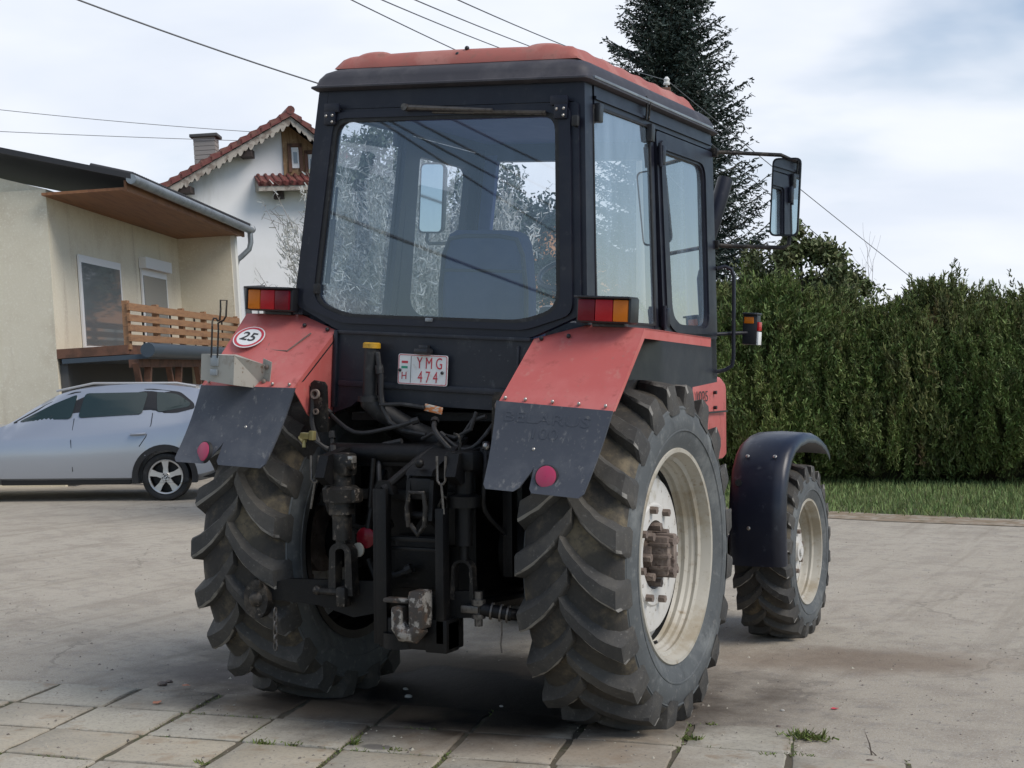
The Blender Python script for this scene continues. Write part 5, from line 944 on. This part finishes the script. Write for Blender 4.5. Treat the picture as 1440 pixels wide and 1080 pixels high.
# local: x to the right (rear), y away, wheel faces at y = 0; stations along x
STN = [(-3.62, .34, .52, .62, .62, .55), (-3.5, .24, .66, .74, .70, .60), (-3.1, .22, .78, .90, .82, .66), (-2.6, .22, .82, .98, .86, .70), (-2.15, .22, .85, 1.02, .88, .72), (-1.75, .22, .87, 1.26, .89, .64), (-1.4, .22, .88, 1.44, .89, .62), (-.9, .22, .92, 1.53, .89, .62), (-.3, .22, .98, 1.555, .89, .62), (.2, .23, 1.05, 1.52, .88, .61), (.45, .26, 1.12, 1.46, .87, .59), (.66, .32, 1.10, 1.30, .84, .57), (.80, .40, .95, 1.06, .76, .5), (.84, .45, .72, .80, .70, .5)]
def smooth_st(n=6):
    out = []; S = [np.array(s) for s in STN]
    for i in range(len(S) - 1):
        a, b, c, d = S[max(i - 1, 0)], S[i], S[i + 1], S[min(i + 2, len(S) - 1)]
        for q in range(n):
            t = q / n; m0 = (c - a) / max(c[0] - a[0], 1e-6) * (c[0] - b[0]); m1 = (d - b) / max(d[0] - b[0], 1e-6) * (c[0] - b[0])
            r = (2 * t ** 3 - 3 * t * t + 1) * b + (t ** 3 - 2 * t * t + t) * m0 + (-2 * t ** 3 + 3 * t * t) * c + (t ** 3 - t * t) * m1; r[0] = b[0] + (c[0] - b[0]) * t; out.append(tuple(r))
    return out + [STN[-1]]
STN = smooth_st()
k = MB(); loops = []
for x, zb, zbelt, zr, wb, wr in STN:
    cy = .80; zm = (zb + zbelt) / 2
    half = [(wb * .80, zb), (wb * .97, zb + .09), (wb * 1.0, zm), (wb * .985, zbelt - .06), (wb * .955, zbelt), (wr + .02, zr - .10 if zr - zbelt > .2 else zr - .03), (wr - .06, zr - .02), (wr * .5, zr)]
    loops.append([Vector((x, cy - y, z)) for y, z in half] + [Vector((x, cy + y, z)) for y, z in half[::-1]])
loft(k, loops); bod = k.build('body', M['silver'], CR, None, 60)
c2 = MB()
for x in (0., -2.62): c2.cyl((x, -.4, .315), (x, .42, .315), .375, 40)
cut = c2.build('cutter', M['carblack'], None, None, 0); cut.parent = CR
mo = bod.modifiers.new('arch', 'BOOLEAN'); mo.object = cut; mo.operation = 'DIFFERENCE'; mo.solver = 'EXACT'; bpy.context.view_layer.update()
me = bpy.data.meshes.new_from_object(bod.evaluated_get(bpy.context.evaluated_depsgraph_get())); bod.modifiers.clear(); bod.data = me; me.polygons.foreach_set('use_smooth', [True] * len(me.polygons)); me.set_sharp_from_angle(angle=R_(38)); bpy.data.objects.remove(cut)
def sidey(x, z):
    xs = [s[0] for s in STN]; g = lambda i: np.interp(x, xs, [s[i] for s in STN]); zb, zbelt, zr, wb, wr = g(1), g(2), g(3), g(4), g(5); zm = (zb + zbelt) / 2
    y = np.interp(z, [zb, zb + .09, zm, zbelt - .06, zbelt, max(zr - .10, zbelt + .001), max(zr - .02, zbelt + .002)], [wb * .8, wb * .97, wb, wb * .985, wb * .955, wr + .02, wr - .06]); return .80 - y
def patch(name, poly, m, off, par, th=.01, ny_=6):
    pts = rpoly(poly, .05, 4); c = sum(pts, Vector((0, 0))) / len(pts); vs = []; fs = []; n = len(pts); rings = [1, .66, .33]
    for r in rings: vs += [Vector((c.x + (p.x - c.x) * r, sidey(c.x + (p.x - c.x) * r, c.y + (p.y - c.y) * r) - off, c.y + (p.y - c.y) * r)) for p in pts]
    for q in range(2): fs += [(q * n + i, q * n + (i + 1) % n, (q + 1) * n + (i + 1) % n, (q + 1) * n + i) for i in range(n)]
    fs.append(tuple(2 * n + i for i in range(n))); n0 = len(vs); vs += [Vector((p.x, sidey(p.x, p.y) + .01, p.y)) for p in pts]; fs += [(i, n0 + i, n0 + (i + 1) % n, (i + 1) % n) for i in range(n)]
    kk = MB(); kk.add(vs, fs); return kk.build(name, m, par, None, 40)
WT = patch('window_surround', [(-2.05, 1.03), (.16, 1.16), (.38, 1.215), (.36, 1.28), (.17, 1.43), (-.2, 1.475), (-1.25, 1.44), (-1.6, 1.28)], M['carblack'], .006, CR)
patch('window_glass', [(-.11, 1.165), (.30, 1.235), (.32, 1.28), (.14, 1.40), (-.14, 1.435)], M['carglass'], .012, WT); patch('window_glass', [(-1.15, 1.10), (-.31, 1.145), (-.25, 1.43), (-1.08, 1.42)], M['carglass'], .012, WT); patch('window_glass', [(-1.95, 1.05), (-1.24, 1.09), (-1.18, 1.41), (-1.5, 1.28)], M['carglass'], .012, WT)
k = MB(); k.tube([(-1.5, .30, 1.45), (-1.0, .27, 1.55), (.1, .27, 1.545), (.35, .29, 1.50)], .016, 8); k.build('roof_rail', M['alloy'], CR)
k = MB(); k.prism([(.28, .6, 1.47), (.54, .6, 1.47), (.60, .6, 1.52), (.50, .6, 1.545), (.36, .6, 1.52)], (0, .06, 0)); k.build('roof_fin', M['silver'], CR)
k = MB(); k.tube([(-.44, sidey(-.44, .88) - .02, .88), (-.34, sidey(-.34, .88) - .035, .885), (-.24, sidey(-.24, .88) - .02, .89)], .018, 8); k.build('door_handle', M['silver'], CR)
k = MB()
for ln in ([(-.17, 1.155), (-.18, 1.0), (-.24, .85), (-.33, .72)], [(-1.2, 1.09), (-1.22, .8), (-1.2, .4)]): k.tube([(x, sidey(x, z) - .001, z) for x, z in ln], .006, 5)
k.tube([(x, sidey(x, 1.09 + x * .05) - .001, 1.06 + x * .06) for x in np.linspace(-1.9, .3, 12)], .004, 5); k.each('door_seam', M['carblack'], CR)
k = MB(); k.box((.74, .3, .86), (.14, .3, .22), bev=.04); k.build('rear_light', M['redlens'], CR)
k = MB(); k.box((-1.3, .0, .29), (1.7, .05, .14), bev=.02); k.box((.55, .06, .38), (.4, .06, .16), bev=.03); k.each('sill_trim', M['carblack'], CR)
for x in (0., -2.62):
    W = bpy.data.objects.new('car_wheel', None); COL.objects.link(W); W.parent = CR; W.location = (x, 0, .315)
    k = MB(); k.lathe([(.0, .225), (-.012, .24), (-.02, .27), (-.012, .305), (.02, .318), (.18, .318), (.2, .30), (.2, .2)], (0, 0, 0), (0, 1, 0), 48); k.build('tyre', M['rubber'], W)
    k = MB(); k.lathe([(-.008, .228), (-.014, .222), (.01, .205), (.12, .195), (.12, .0)], (0, 0, 0), (0, 1, 0), 48); k.build('wheel_well', M['carblack'], W)
    k = MB(); k.lathe([(-.016, .230), (-.022, .224), (-.016, .208), (.012, .204), (.012, .228)], (0, 0, 0), (0, 1, 0), 48, closed=True); k.lathe([(-.012, .001), (-.014, .05), (-.004, .062), (.03, .065)], (0, 0, 0), (0, 1, 0), 30)
    for i in range(5):
        a = 2 * math.pi * (i + .28) / 5; u_ = Vector((math.cos(a), 0, math.sin(a))); v_ = Vector((-math.sin(a), 0, math.cos(a))); P = []
        for r, hw_, yy in ((.045, .035, -.008), (.12, .030, -.004), (.20, .046, -.014), (.212, .05, -.014)): P.append((u_ * r - v_ * hw_ + Vector((0, yy, 0)), u_ * r + v_ * hw_ + Vector((0, yy, 0))))
        vs = [p for pp in P for p in pp] + [p + Vector((0, .035, 0)) for pp in P for p in pp]; fs = []
        for j in range(3): fs += [(2 * j, 2 * j + 1, 2 * j + 3, 2 * j + 2), (2 * j, 2 * j + 2, 8 + 2 * j + 2, 8 + 2 * j), (2 * j + 1, 8 + 2 * j + 1, 8 + 2 * j + 3, 2 * j + 3)]
        k.add(vs, fs)
    k.build('alloy_rim', M['alloy'], W, None, 30)
    k = MB(); [k.cyl((.042 * math.cos(t), -.02, .042 * math.sin(t)), (.042 * math.cos(t), .0, .042 * math.sin(t)), .009, 8) for t in [2 * math.pi * (i + .78) / 5 for i in range(5)]]; k.each('wheel_bolt', M['carblack'], W)
    k = MB(); k.lathe([(-.0145, .026), (-.0175, .026), (-.0175, .001)], (0, 0, 0), (0, 1, 0), 24); CPb = k.build('wheel_badge', M['carblack'], W)
    for nm, m_, a0 in (('badge_quarter', 'whitepl', 0), ('badge_quarter', 'bluepipe', 1), ('badge_quarter', 'whitepl', 2), ('badge_quarter', 'bluepipe', 3)):
        k = MB(); arc = [(.018 * math.cos((a0 + t / 5) * math.pi / 2), -.0182, .018 * math.sin((a0 + t / 5) * math.pi / 2)) for t in range(6)]; k.add([(0, -.0182, 0)] + arc, [tuple(range(7))]); k.build(nm, M[m_], CPb, None, 0)
    k = MB(); k.lathe([(-.02, .355), (-.02, .43), (.02, .43), (.02, .355)], (x, 0 + .0, .315), (0, 1, 0), 40, closed=True); 
    k.v = [(a, b + sidey(a, max(.34, min(c, .72))) * .8 - .0, max(c, .24)) for a, b, c in k.v]; k.build('wheel_arch', M['carblack'], CR)
# ================================================================== TREES
def trunk(mb, pts, rs, n=8): mb.tube(pts, rs, n)
# ---- spruce
sp = base(946, 34); SPR = empty('spruce_tree', 'tall dark blue green spruce behind the tractor cab', 'tree', sp)
H = 11.6; k = MB(); trunk(k, [(0, 0, 0), (.03, 0, H * .5), (0, 0, H)], [.2, .12, .015]); C_ = []; Dd = []
br = MB(); z = 1.6
while z < H - .08:
    t = (H - z) / (H - 1.6); Lb = 3.1 * t ** .74 + .10; nb = 11 if t > .15 else 7; a0 = rng.uniform(0, 6.28)
    for i in range(nb):
        a = a0 + 2 * math.pi * i / nb + rng.normal() * .22; L = Lb * rng.uniform(.6, 1.08); up = .55 - .75 * t
        dirv = np.array([math.cos(a), math.sin(a), 0]); nn = max(5, int(L / .10)); pts = []
        for j in range(nn + 1):
            s = j / nn; pts.append(dirv * L * s + np.array([0, 0, z + up * L * s * .5 - .55 * L * s * (1 - s) * t + .14 * L * s ** 3]))
        br.tube([tuple(p) for p in pts[::2]] if len(pts[::2]) > 1 else [tuple(pts[0]), tuple(pts[-1])], .012, 3, False)
        for j in range(1, nn + 1):
            s = j / nn; tw = (1 - s) * L * .30 + .17
            for sd in (-1, 1):
                lat = np.array([-dirv[1], dirv[0], 0]) * sd; td = dirv * .75 + lat * .8 + np.array([0, 0, -.10 + rng.normal() * .22]); td /= np.linalg.norm(td); tl = tw * rng.uniform(.6, 1.15); m_ = max(3, int(tl / .04))
                for q in range(m_):
                    c = pts[j] + td * tl * q / m_; C_.append(c + rng.normal(size=3) * .012); Dd.append(td + rng.normal(size=3) * .55)
            C_.append(pts[j]); Dd.append(dirv + rng.normal(size=3) * .4)
    z += .14 + .09 * t
k.build('trunk', M['bark'], SPR); br.build('branches', M['bark'], SPR, None, 0)
C_ = np.array(C_); Dd = np.array(Dd); quads('crown', leafquads(C_, Dd, rng.uniform(.055, .11, len(C_)), rng.uniform(.024, .05, len(C_)), .5), M['needle'], SPR)
# ---- thuja hedge: separate bushes grown together
def thuja_mesh(n, hgt_, rad, seed):
    r = np.random.default_rng(seed); a = r.uniform(0, 6.283, n); s = r.uniform(0, 1, n) ** .75; z = s * hgt_; prof = np.sin(np.clip((1 - s) * 2.6, 0, 1.57)) ** .6 * (.80 + .2 * np.minimum(1, s * 5)); ln = .80 + .20 * np.sin(a * 3 + seed) * np.sin(z * 2.3 + a * 2)
    ln *= 1 + .15 * np.sin(a * 7 + z * 4.1 + seed) * np.cos(z * 5.3 - a * 4) + .09 * np.sin(a * 17 + seed) * np.sin(z * 9 + a * 5); rr = rad * prof * ln * (1 - r.uniform(0, 1, n) ** 2.2 * .40)
    z = z + .13 * np.sin(a * 3 + seed * 2 + rr * 2.5) * s + r.normal(size=n) * .05 + (r.uniform(0, 1, n) < .03) * r.uniform(0, .3, n) * s
    ns = 1100; k_ = r.integers(0, ns, n); a0 = r.uniform(0, 6.283, ns); s0 = r.uniform(.04, 1, ns) ** .8; pz = s0 * hgt_; pr_ = rad * np.sin(np.clip((1 - s0) * 2.3, 0, 1.57)) ** .65 * (.80 + .2 * np.minimum(1, s0 * 5)) * (.82 + .26 * r.uniform(0, 1, ns)) * (1 + .13 * np.sin(a0 * 4 + seed + s0 * 5))
    ln_ = r.uniform(.3, .62, ns) * (1 + .5 * (r.uniform(0, 1, ns) < .12)); w_ = r.uniform(.05, .12, ns); t_ = r.uniform(0, 1, n); th_ = r.uniform(0, 6.283, n); q_ = np.sqrt(r.uniform(0, 1, n)) * w_[k_] * np.sin(np.clip((1 - t_) * 2.2 + .15, 0, 1.57))
    sp_ = t_ < 2
    R_s = pr_[k_] + (t_ - .35) * .16; keep = r.uniform(0, 1, n) < .86
    a = np.where(keep, a0[k_] + q_ * np.cos(th_) / np.maximum(R_s, .25), a); rr = np.where(keep, R_s + q_ * np.sin(th_), rr * .86); z = np.where(keep, pz[k_] - .12 + t_ * ln_[k_], z * .95)
    c = np.stack([rr * np.cos(a), rr * np.sin(a), np.maximum(z, .02)], 1); d = np.stack([np.cos(a) * .45, np.sin(a) * .45, np.full(n, .95)], 1) + r.normal(size=(n, 3)) * .50
    return leafquads(c, d, r.uniform(.03, .085, n), r.uniform(.014, .028, n), .5)
hb_ = []
for vi, (hg, rd) in enumerate(((2.22, 1.55), (2.36, 1.6))):
    t = empty('thuja_bush', 'x', 'bush'); k = MB(); k.tube([(0, 0, 0), (.1, 0, .8), (.0, 0, hg * .8)], [.10, .07, .02], 7); k.tube([(.1, 0, .2), (.5, .2, 1.6)], [.05, .015], 6); k.tube([(-.1, 0, .2), (-.4, -.3, 1.7)], [.05, .015], 6); k.build('trunk', M['bark'], t)
    quads('foliage', thuja_mesh(140000, hg, rd, 11 + vi), M['thuja' if vi else 'thujabrown'], t)
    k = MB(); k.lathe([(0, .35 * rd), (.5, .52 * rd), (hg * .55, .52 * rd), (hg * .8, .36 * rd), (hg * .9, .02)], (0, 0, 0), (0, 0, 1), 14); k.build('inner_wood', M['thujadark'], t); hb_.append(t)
HL = ['thuja bush behind the front wheel fender', 'yellow topped thuja bush right above the black front fender', 'thuja bush below the side mirror', 'thuja bush right of the side mirror under the round tree', 'thuja bush by the bare saplings', 'thuja bush near the right edge of the hedge', 'rightmost thuja bush of the hedge', 'thuja bush mostly hidden behind the tractor cab', 'thuja bush hidden behind the cab pillar']
spots = [(1010, 23.6), (1085, 23.0), (1165, 23.2), (1245, 22.6), (1325, 22.8), (1400, 22.2), (1475, 22.4), (935, 24.2), (860, 24.6)]
for i, (u, d) in enumerate(spots):
    src = hb_[i % 2]
    if i < 2: t = src
    else:
        t = src.copy(); COL.objects.link(t)
        for ch in list(src.children): c = ch.copy(); COL.objects.link(c); c.parent = t
    p = base(u, d); t.location = p; t.rotation_euler = (0, 0, rng.uniform(0, 6.28)); s = rng.uniform(.9, 1.08); t.scale = (s, s, s * (1.08, 1.0, 1.14, 1.0, 1.1, .98, 1.12, 1.05, 1.0)[i]); t['label'] = HL[i]; t['group'] = 'thuja bushes in the hedge'
# ---- leafy crowns
def crown_tree(name, label, u, d, h, blobs, m, n, leaf, group=None, bark='bark', trunk_r=.12, dens=.5):
    p = base(u, d); T = empty(name, label, 'tree', p, group); k = MB(); k.tube([(0, 0, 0), (.05, .03, h * .4), (0, .05, h * .75)], [trunk_r, trunk_r * .7, trunk_r * .2], 8); cs = []
    tot = sum(b[3] ** 2 for b in blobs)
    for bx_, by_, bz_, br_ in blobs:
        k.tube([(0, 0, h * .3 + rng.uniform(0, .2) * h), (bx_ * .5, by_ * .5, bz_ * .85), (bx_, by_, bz_)], [trunk_r * .4, trunk_r * .25, .012], 5); m_ = int(n * br_ ** 2 / tot)
        nc = max(4, int(br_ * 16)); cc = rng.normal(size=(nc, 3)); cc /= np.linalg.norm(cc, axis=1, keepdims=True); cc = cc * br_ * rng.uniform(.45, 1.05, (nc, 1)); w_ = rng.integers(0, nc, m_); c = cc[w_] + rng.normal(size=(m_, 3)) * br_ * .19 + np.array([bx_, by_, bz_]); cs.append(c)
    k.build('trunk', M[bark], T); c = np.concatenate(cs); dd = rng.normal(size=c.shape) + [0, 0, .3]; quads('crown', leafquads(c, dd, rng.uniform(.6, 1.3, len(c)) * leaf, rng.uniform(.4, .8, len(c)) * leaf, .5), m, T); return T
crown_tree('juniper_tree', 'rounded dull olive tree rising behind the hedge', 1128, 27, 4.2, [(-.55, 0, 3.4, .55), (0, 0, 3.95, .42), (.45, .1, 3.35, .55), (.75, 0, 2.9, .5), (-.9, 0, 2.9, .55), (.1, .1, 2.9, .8), (-.15, 0, 4.15, .25)], M['juniper'], 15000, .085)
crown_tree('pale_tree', 'pale green birch glimpsed through the right half of the rear window', 715, 36, 7, [(-.6, 0, 5.6, .9), (.3, 0, 5.2, .8), (-.3, 0, 4.2, 1.0), (.8, 0, 3.9, .7), (-.9, .3, 3.2, .9), (1.25, 0, 3.9, .35), (.1, 0, 2.5, 1)], M['paleleaf'], 14000, .10, 'pale trees behind the tractor')
crown_tree('pale_tree', 'pale green tree glimpsed through the top left of the rear window', 535, 33, 8, [(-.7, 0, 6.2, .8), (.3, 0, 6.4, .8), (-.2, 0, 5.3, 1.0), (.6, 0, 4.6, .9), (-.6, .3, 4.0, .9)], M['paleleaf'], 12000, .10, 'pale trees behind the tractor')
crown_tree('dark_shrub', 'dark green garden shrub glimpsed low through the rear window', 770, 30, 2.6, [(-.6, 0, 1.6, .8), (.5, 0, 1.9, .8), (1.2, 0, 1.3, .7), (-1.4, 0, 1.1, .7)], M['juniper'], 9000, .10)
# ---- white blossoming shrub: many arching stems
p = base(572, 17.5); BS = empty('blossom_shrub', 'large greyish white blossoming shrub behind the left of the cab', 'shrub', p); k = MB(); cs = []; ds = []
for i in range(300):
    a = rng.uniform(0, 6.28); L = rng.uniform(2.4, 4.1); out = rng.uniform(.1, .95); bx_, by_ = rng.normal() * .35, rng.normal() * .35; pts = []
    for j in range(9):
        s = j / 8; pts.append(np.array([bx_ + math.cos(a) * out * s ** 1.3, by_ + math.sin(a) * out * s ** 1.3, L * s * (1 - .12 * s * out)]) + rng.normal(size=3) * .03)
    k.tube([tuple(q) for q in pts], [.012 * (1 - j / 9) + .003 for j in range(9)], 3, False)
    for j in range(2, 9):
        for q in range(85): t = rng.uniform(); c = pts[j - 1] * (1 - t) + pts[j] * t; cs.append(c + rng.normal(size=3) * .05); ds.append(rng.normal(size=3) * .5 + (pts[j] - pts[j - 1]) * 2.2)
        for q in range(2):
            b0 = pts[j]; b1 = b0 + np.array([math.cos(a) * .2, math.sin(a) * .2, .28]) * rng.uniform(.4, 1.2) + rng.normal(size=3) * .12; k.tube([tuple(b0), tuple(b1)], [.005, .002], 3, False)
            for _ in range(7): t = rng.uniform(); cs.append(b0 * (1 - t) + b1 * t + rng.normal(size=3) * .02); ds.append(rng.normal(size=3))
k.build('stems', M['stembark'], BS, None, 0); cs = np.array(cs); quads('blossom', leafquads(cs, np.array(ds), rng.uniform(.05, .10, len(cs)), rng.uniform(.010, .020, len(cs)), .5), M['blossom'], BS)
# ---- bare trees
def bare(name, label, u, d, h, seed, m, spread=.45, depth=5, r0=.09, group=None):
    r = np.random.default_rng(seed); p = base(u, d); k = MB(); out = []
    def grow(p0, dv, L, rad, lv):
        pts = [p0]; q = p0.copy(); v = dv.copy()
        for i in range(4): v = v + r.normal(size=3) * .10 + np.array([0, 0, .05]); v /= np.linalg.norm(v); q = q + v * L / 4; pts.append(q.copy())
        k.tube([tuple(x) for x in pts], [rad * (1 - .5 * i / 4) for i in range(5)], 3 if lv < depth - 1 else 6, False)
        if lv > 0:
            for _ in range(r.integers(3, 5)):
                t = r.integers(1, 5); nv = v + r.normal(size=3) * spread; nv[2] = abs(nv[2]) * .7 + .25; nv /= np.linalg.norm(nv); grow(pts[t], nv, L * r.uniform(.5, .75), rad * .5, lv - 1)
    grow(np.zeros(3), np.array([0, 0, 1.]), h * .42, r0, depth); o = k.build(name, m, None, None, 0, p); tag(o, label, 'tree', group)
bare('bare_tree', 'hazy bare birch standing behind the white house', 222, 58, 9.8, 3, M['palebark'], .38, 5, .09)
for i, (u, h_, l) in enumerate(((1192, 5.0, 'leftmost of the bare saplings above the hedge'), (1212, 4.6, 'second bare sapling from the left above the hedge'), (1232, 5.2, 'bare sapling at the right edge of the photograph'), (1180, 4.2, 'shortest bare sapling, close to the round olive tree'))): bare('bare_sapling', l, u, 30, h_, 20 + i, M['palebark'], .3, 3, .03, 'bare saplings behind the hedge')

# ================================================================== POLE AND WIRES
pp = base(905, 25); PO = empty('utility_pole', 'pale utility pole with brown crossarm and white insulators behind the cab roof', 'pole', pp); zt = hgt(126, 25)
k = MB(); k.tube([(0, 0, 0), (0, 0, zt + .1)], [.13, .085], 12); k.build('pole_shaft', M['polewood'], PO)
ax = (RH * 1.0 + FH * -.25).normalized(); k = MB(); k.box((-.06 * ax.x, -.06 * ax.y, zt - .06), (1.08, .09, .10), Matrix.Rotation(math.atan2(ax.y, ax.x), 3, 'Z'), .008); k.build('crossarm', M['beam'], PO)
INS = []
for t in (-.55, -.02, .42):
    c = ax * t; k = MB(); k.lathe([(-.05, .012), (.02, .015), (.03, .05), (.06, .058), (.08, .04), (.10, .045), (.125, .05), (.15, .03), (.165, .02), (.166, .001)], (c.x, c.y, zt), (0, 0, 1), 14); k.build('insulator', M['porcelain'], PO); INS.append(Vector((pp.x + c.x, pp.y + c.y, zt + .11)))
def wire(a, b, sag, label, r=.0055, name='overhead_wire', n=24):
    a, b = Vector(a), Vector(b); pts = [a.lerp(b, i / n) - Vector((0, 0, sag * 4 * (i / n) * (1 - i / n))) for i in range(n + 1)]; k = MB(); k.tube(pts, r, 6); tag(k.build(name, M['wire'], None), label, 'wire', 'overhead wires')
def through(i, u, v, d, dn): return at(u, v, d)
W_ = [((680, -2, 13), INS[2], 'wire running over the cab roof to the right insulator on the crossarm'), ((622, -2, 13), INS[1], 'wire from above the cab roof to the middle insulator'), ((575, -2, 13), INS[0], 'third wire of the bundle crossing the sky above the cab'), ((527, -2, 13), INS[0] + Vector((0, 0, -.5)), 'leftmost wire of the bundle crossing the sky above the cab')]
for (u, v, d), b, l in W_:
    a = at(u, v, d); a = a + (a - b) * .55; wire(a, b, .12, l)
for (u, v), b, l in (((1235, 345), INS[2], 'wire leaving the right insulator and crossing the sky beside the mirror'), ((1200, 365), INS[1], 'wire dropping to the right in front of the spruce, next to the topmost one'), ((1130, 392), INS[0] + Vector((0, 0, -.1)), 'lower wire crossing the spruce below the roof corner'), ((1100, 400), INS[0] + Vector((0, 0, -.5)), 'lowest wire crossing the spruce above the exhaust')):
    e = at(u, v, 31); e = e + (e - b) * 2.2; wire(b, e, .15, l, .0075, n=60)
wire(at(-60, -66, 16), at(880, 226, 26), .25, 'thick cable falling from the upper left to the cab roof', .011)
wire(at(-100, 143, 36), at(560, 196, 40), .12, 'upper thin wire in front of the white house', .008); wire(at(-100, 180, 36), at(560, 203, 40), .05, 'lower thin wire in front of the white house', .008)
# wires behind the viewer: the rear window mirrors them
Q0_, Q1_, Q2_ = cab(RP(-.5, 2.0)), cab(RP(.5, 2.0)), cab(RP(0, 2.9)); NR = (Q1_ - Q0_).cross(Q2_ - Q0_).normalized()
def mirrored(u, v, h):
    r = ray(u, v); P = CAM + r * ((Q0_ - CAM).dot(NR) / r.dot(NR)); d = r - NR * 2 * r.dot(NR); return P + d * ((h - P.z) / d.z)
for (a, b, h, r, l) in (((533, 167), (693, 270), 9.0, .03, 'wire mirrored lowest of the thin four in the rear window'), ((547, 167), (697, 247), 9.0, .03, 'wire mirrored second lowest in the rear window'), ((578, 165), (722, 240), 9.0, .03, 'wire mirrored third in the rear window'), ((632, 163), (790, 240), 9.0, .03, 'wire mirrored uppermost in the rear window'), ((560, 333), (790, 420), 6.0, .04, 'thick cable mirrored across the seat back in the rear window')):
    A, B = mirrored(*a, h), mirrored(*b, h); d = (B - A); wire(A - d * .6, B + d * .8, .05, l, r)

# ================================================================== SKY, SUN, CAMERA
wd = bpy.data.worlds.new('World'); SC.world = wd; wd.use_nodes = True; nt = wd.node_tree; bg = nt.nodes['Background']
SUN_EL, SUN_AZ = R_(48), R_(200)
sunv = None
sky = nd(nt, 'ShaderNodeTexSky', sky_type='NISHITA'); sky.sun_disc = False; sky.sun_elevation = SUN_EL; sky.air_density = 1.0; sky.dust_density = .6; sky.ozone_density = 1.4
tc = nd(nt, 'ShaderNodeTexCoord').outputs['Generated']; sx = nd(nt, 'ShaderNodeSeparateXYZ'); nt.links.new(tc, sx.inputs[0])
zz = mth(nt, 'ADD', mth(nt, 'MAXIMUM', sx.outputs['Z'], 0.), .22); cv = nd(nt, 'ShaderNodeCombineXYZ'); nt.links.new(mth(nt, 'DIVIDE', sx.outputs['X'], zz), cv.inputs[0]); nt.links.new(mth(nt, 'DIVIDE', sx.outputs['Y'], zz), cv.inputs[1])
n1 = noise(nt, cv.outputs[0], .62, 5, .45, .2); n2 = noise(nt, cv.outputs[0], 1.5, 5, .5, .2); n3 = noise(nt, cv.outputs[0], .8, 4, .5)
vd = nd(nt, 'ShaderNodeVectorMath', operation='DOT_PRODUCT'); nt.links.new(tc, vd.inputs[0]); vd.inputs[1].default_value = tuple(FH * .8 - RH * .9)
n1 = mth(nt, 'ADD', n1, mth(nt, 'MULTIPLY', mth(nt, 'SUBTRACT', mth(nt, 'MAXIMUM', mth(nt, 'MINIMUM', vd.outputs['Value'], .80), .22), .62), .60))      # the bank of cloud thins out behind the viewer
n1 = mth(nt, 'ADD', n1, mth(nt, 'MULTIPLY', mth(nt, 'MAXIMUM', mth(nt, 'SUBTRACT', .16, sx.outputs['Z']), 0.), .8))
cover = ramp(nt, mth(nt, 'ADD', n1, mth(nt, 'MULTIPLY', mth(nt, 'SUBTRACT', n2, .5), .3)), .33, .49)
cl = mixc(nt, ramp(nt, n2, .32, .68), (6.0, 6.5, 7.4), (7.3, 7.6, 8.15)); cl = mixc(nt, ramp(nt, n3, .45, .7), cl, (6.6, 7.0, 7.7))
skyb = nd(nt, 'ShaderNodeMix', data_type='RGBA', blend_type='MULTIPLY'); skyb.inputs[0].default_value = 1; nt.links.new(sky.outputs[0], skyb.inputs[6]); skyb.inputs[7].default_value = (1, 1, 1, 1)
nt.links.new(mixc(nt, cover, skyb.outputs[2], cl), bg.inputs[0]); bg.inputs[1].default_value = .1
sl_ = bpy.data.lights.new('sun', 'SUN'); sl_.energy = 2.0; sl_.angle = R_(32); sl_.color = (1, .93, .84); so = bpy.data.objects.new('sun', sl_); COL.objects.link(so)
az = -FH * .5 + RH * .9; az.normalize(); sv = Vector((az.x * math.cos(SUN_EL), az.y * math.cos(SUN_EL), math.sin(SUN_EL))); so.rotation_euler = (-sv).to_track_quat('-Z', 'Y').to_euler(); so.location = (20, -20, 30)
sky.sun_rotation = math.atan2(sv.x, sv.y)
cd = bpy.data.cameras.new('camera'); cd.sensor_width = 36; cd.lens = 36 * FPX / 1440; cd.clip_end = 2000; cd.clip_start = .05; co_ = bpy.data.objects.new('camera', cd); COL.objects.link(co_)
co_.matrix_world = Matrix(((RT.x, UP.x, -FW.x, CAM.x), (RT.y, UP.y, -FW.y, CAM.y), (RT.z, UP.z, -FW.z, CAM.z), (0, 0, 0, 1))); SC.camera = co_
SC.view_settings.view_transform = 'Standard'; SC.view_settings.look = 'None'; SC.view_settings.exposure = .40; SC.view_settings.gamma = 1
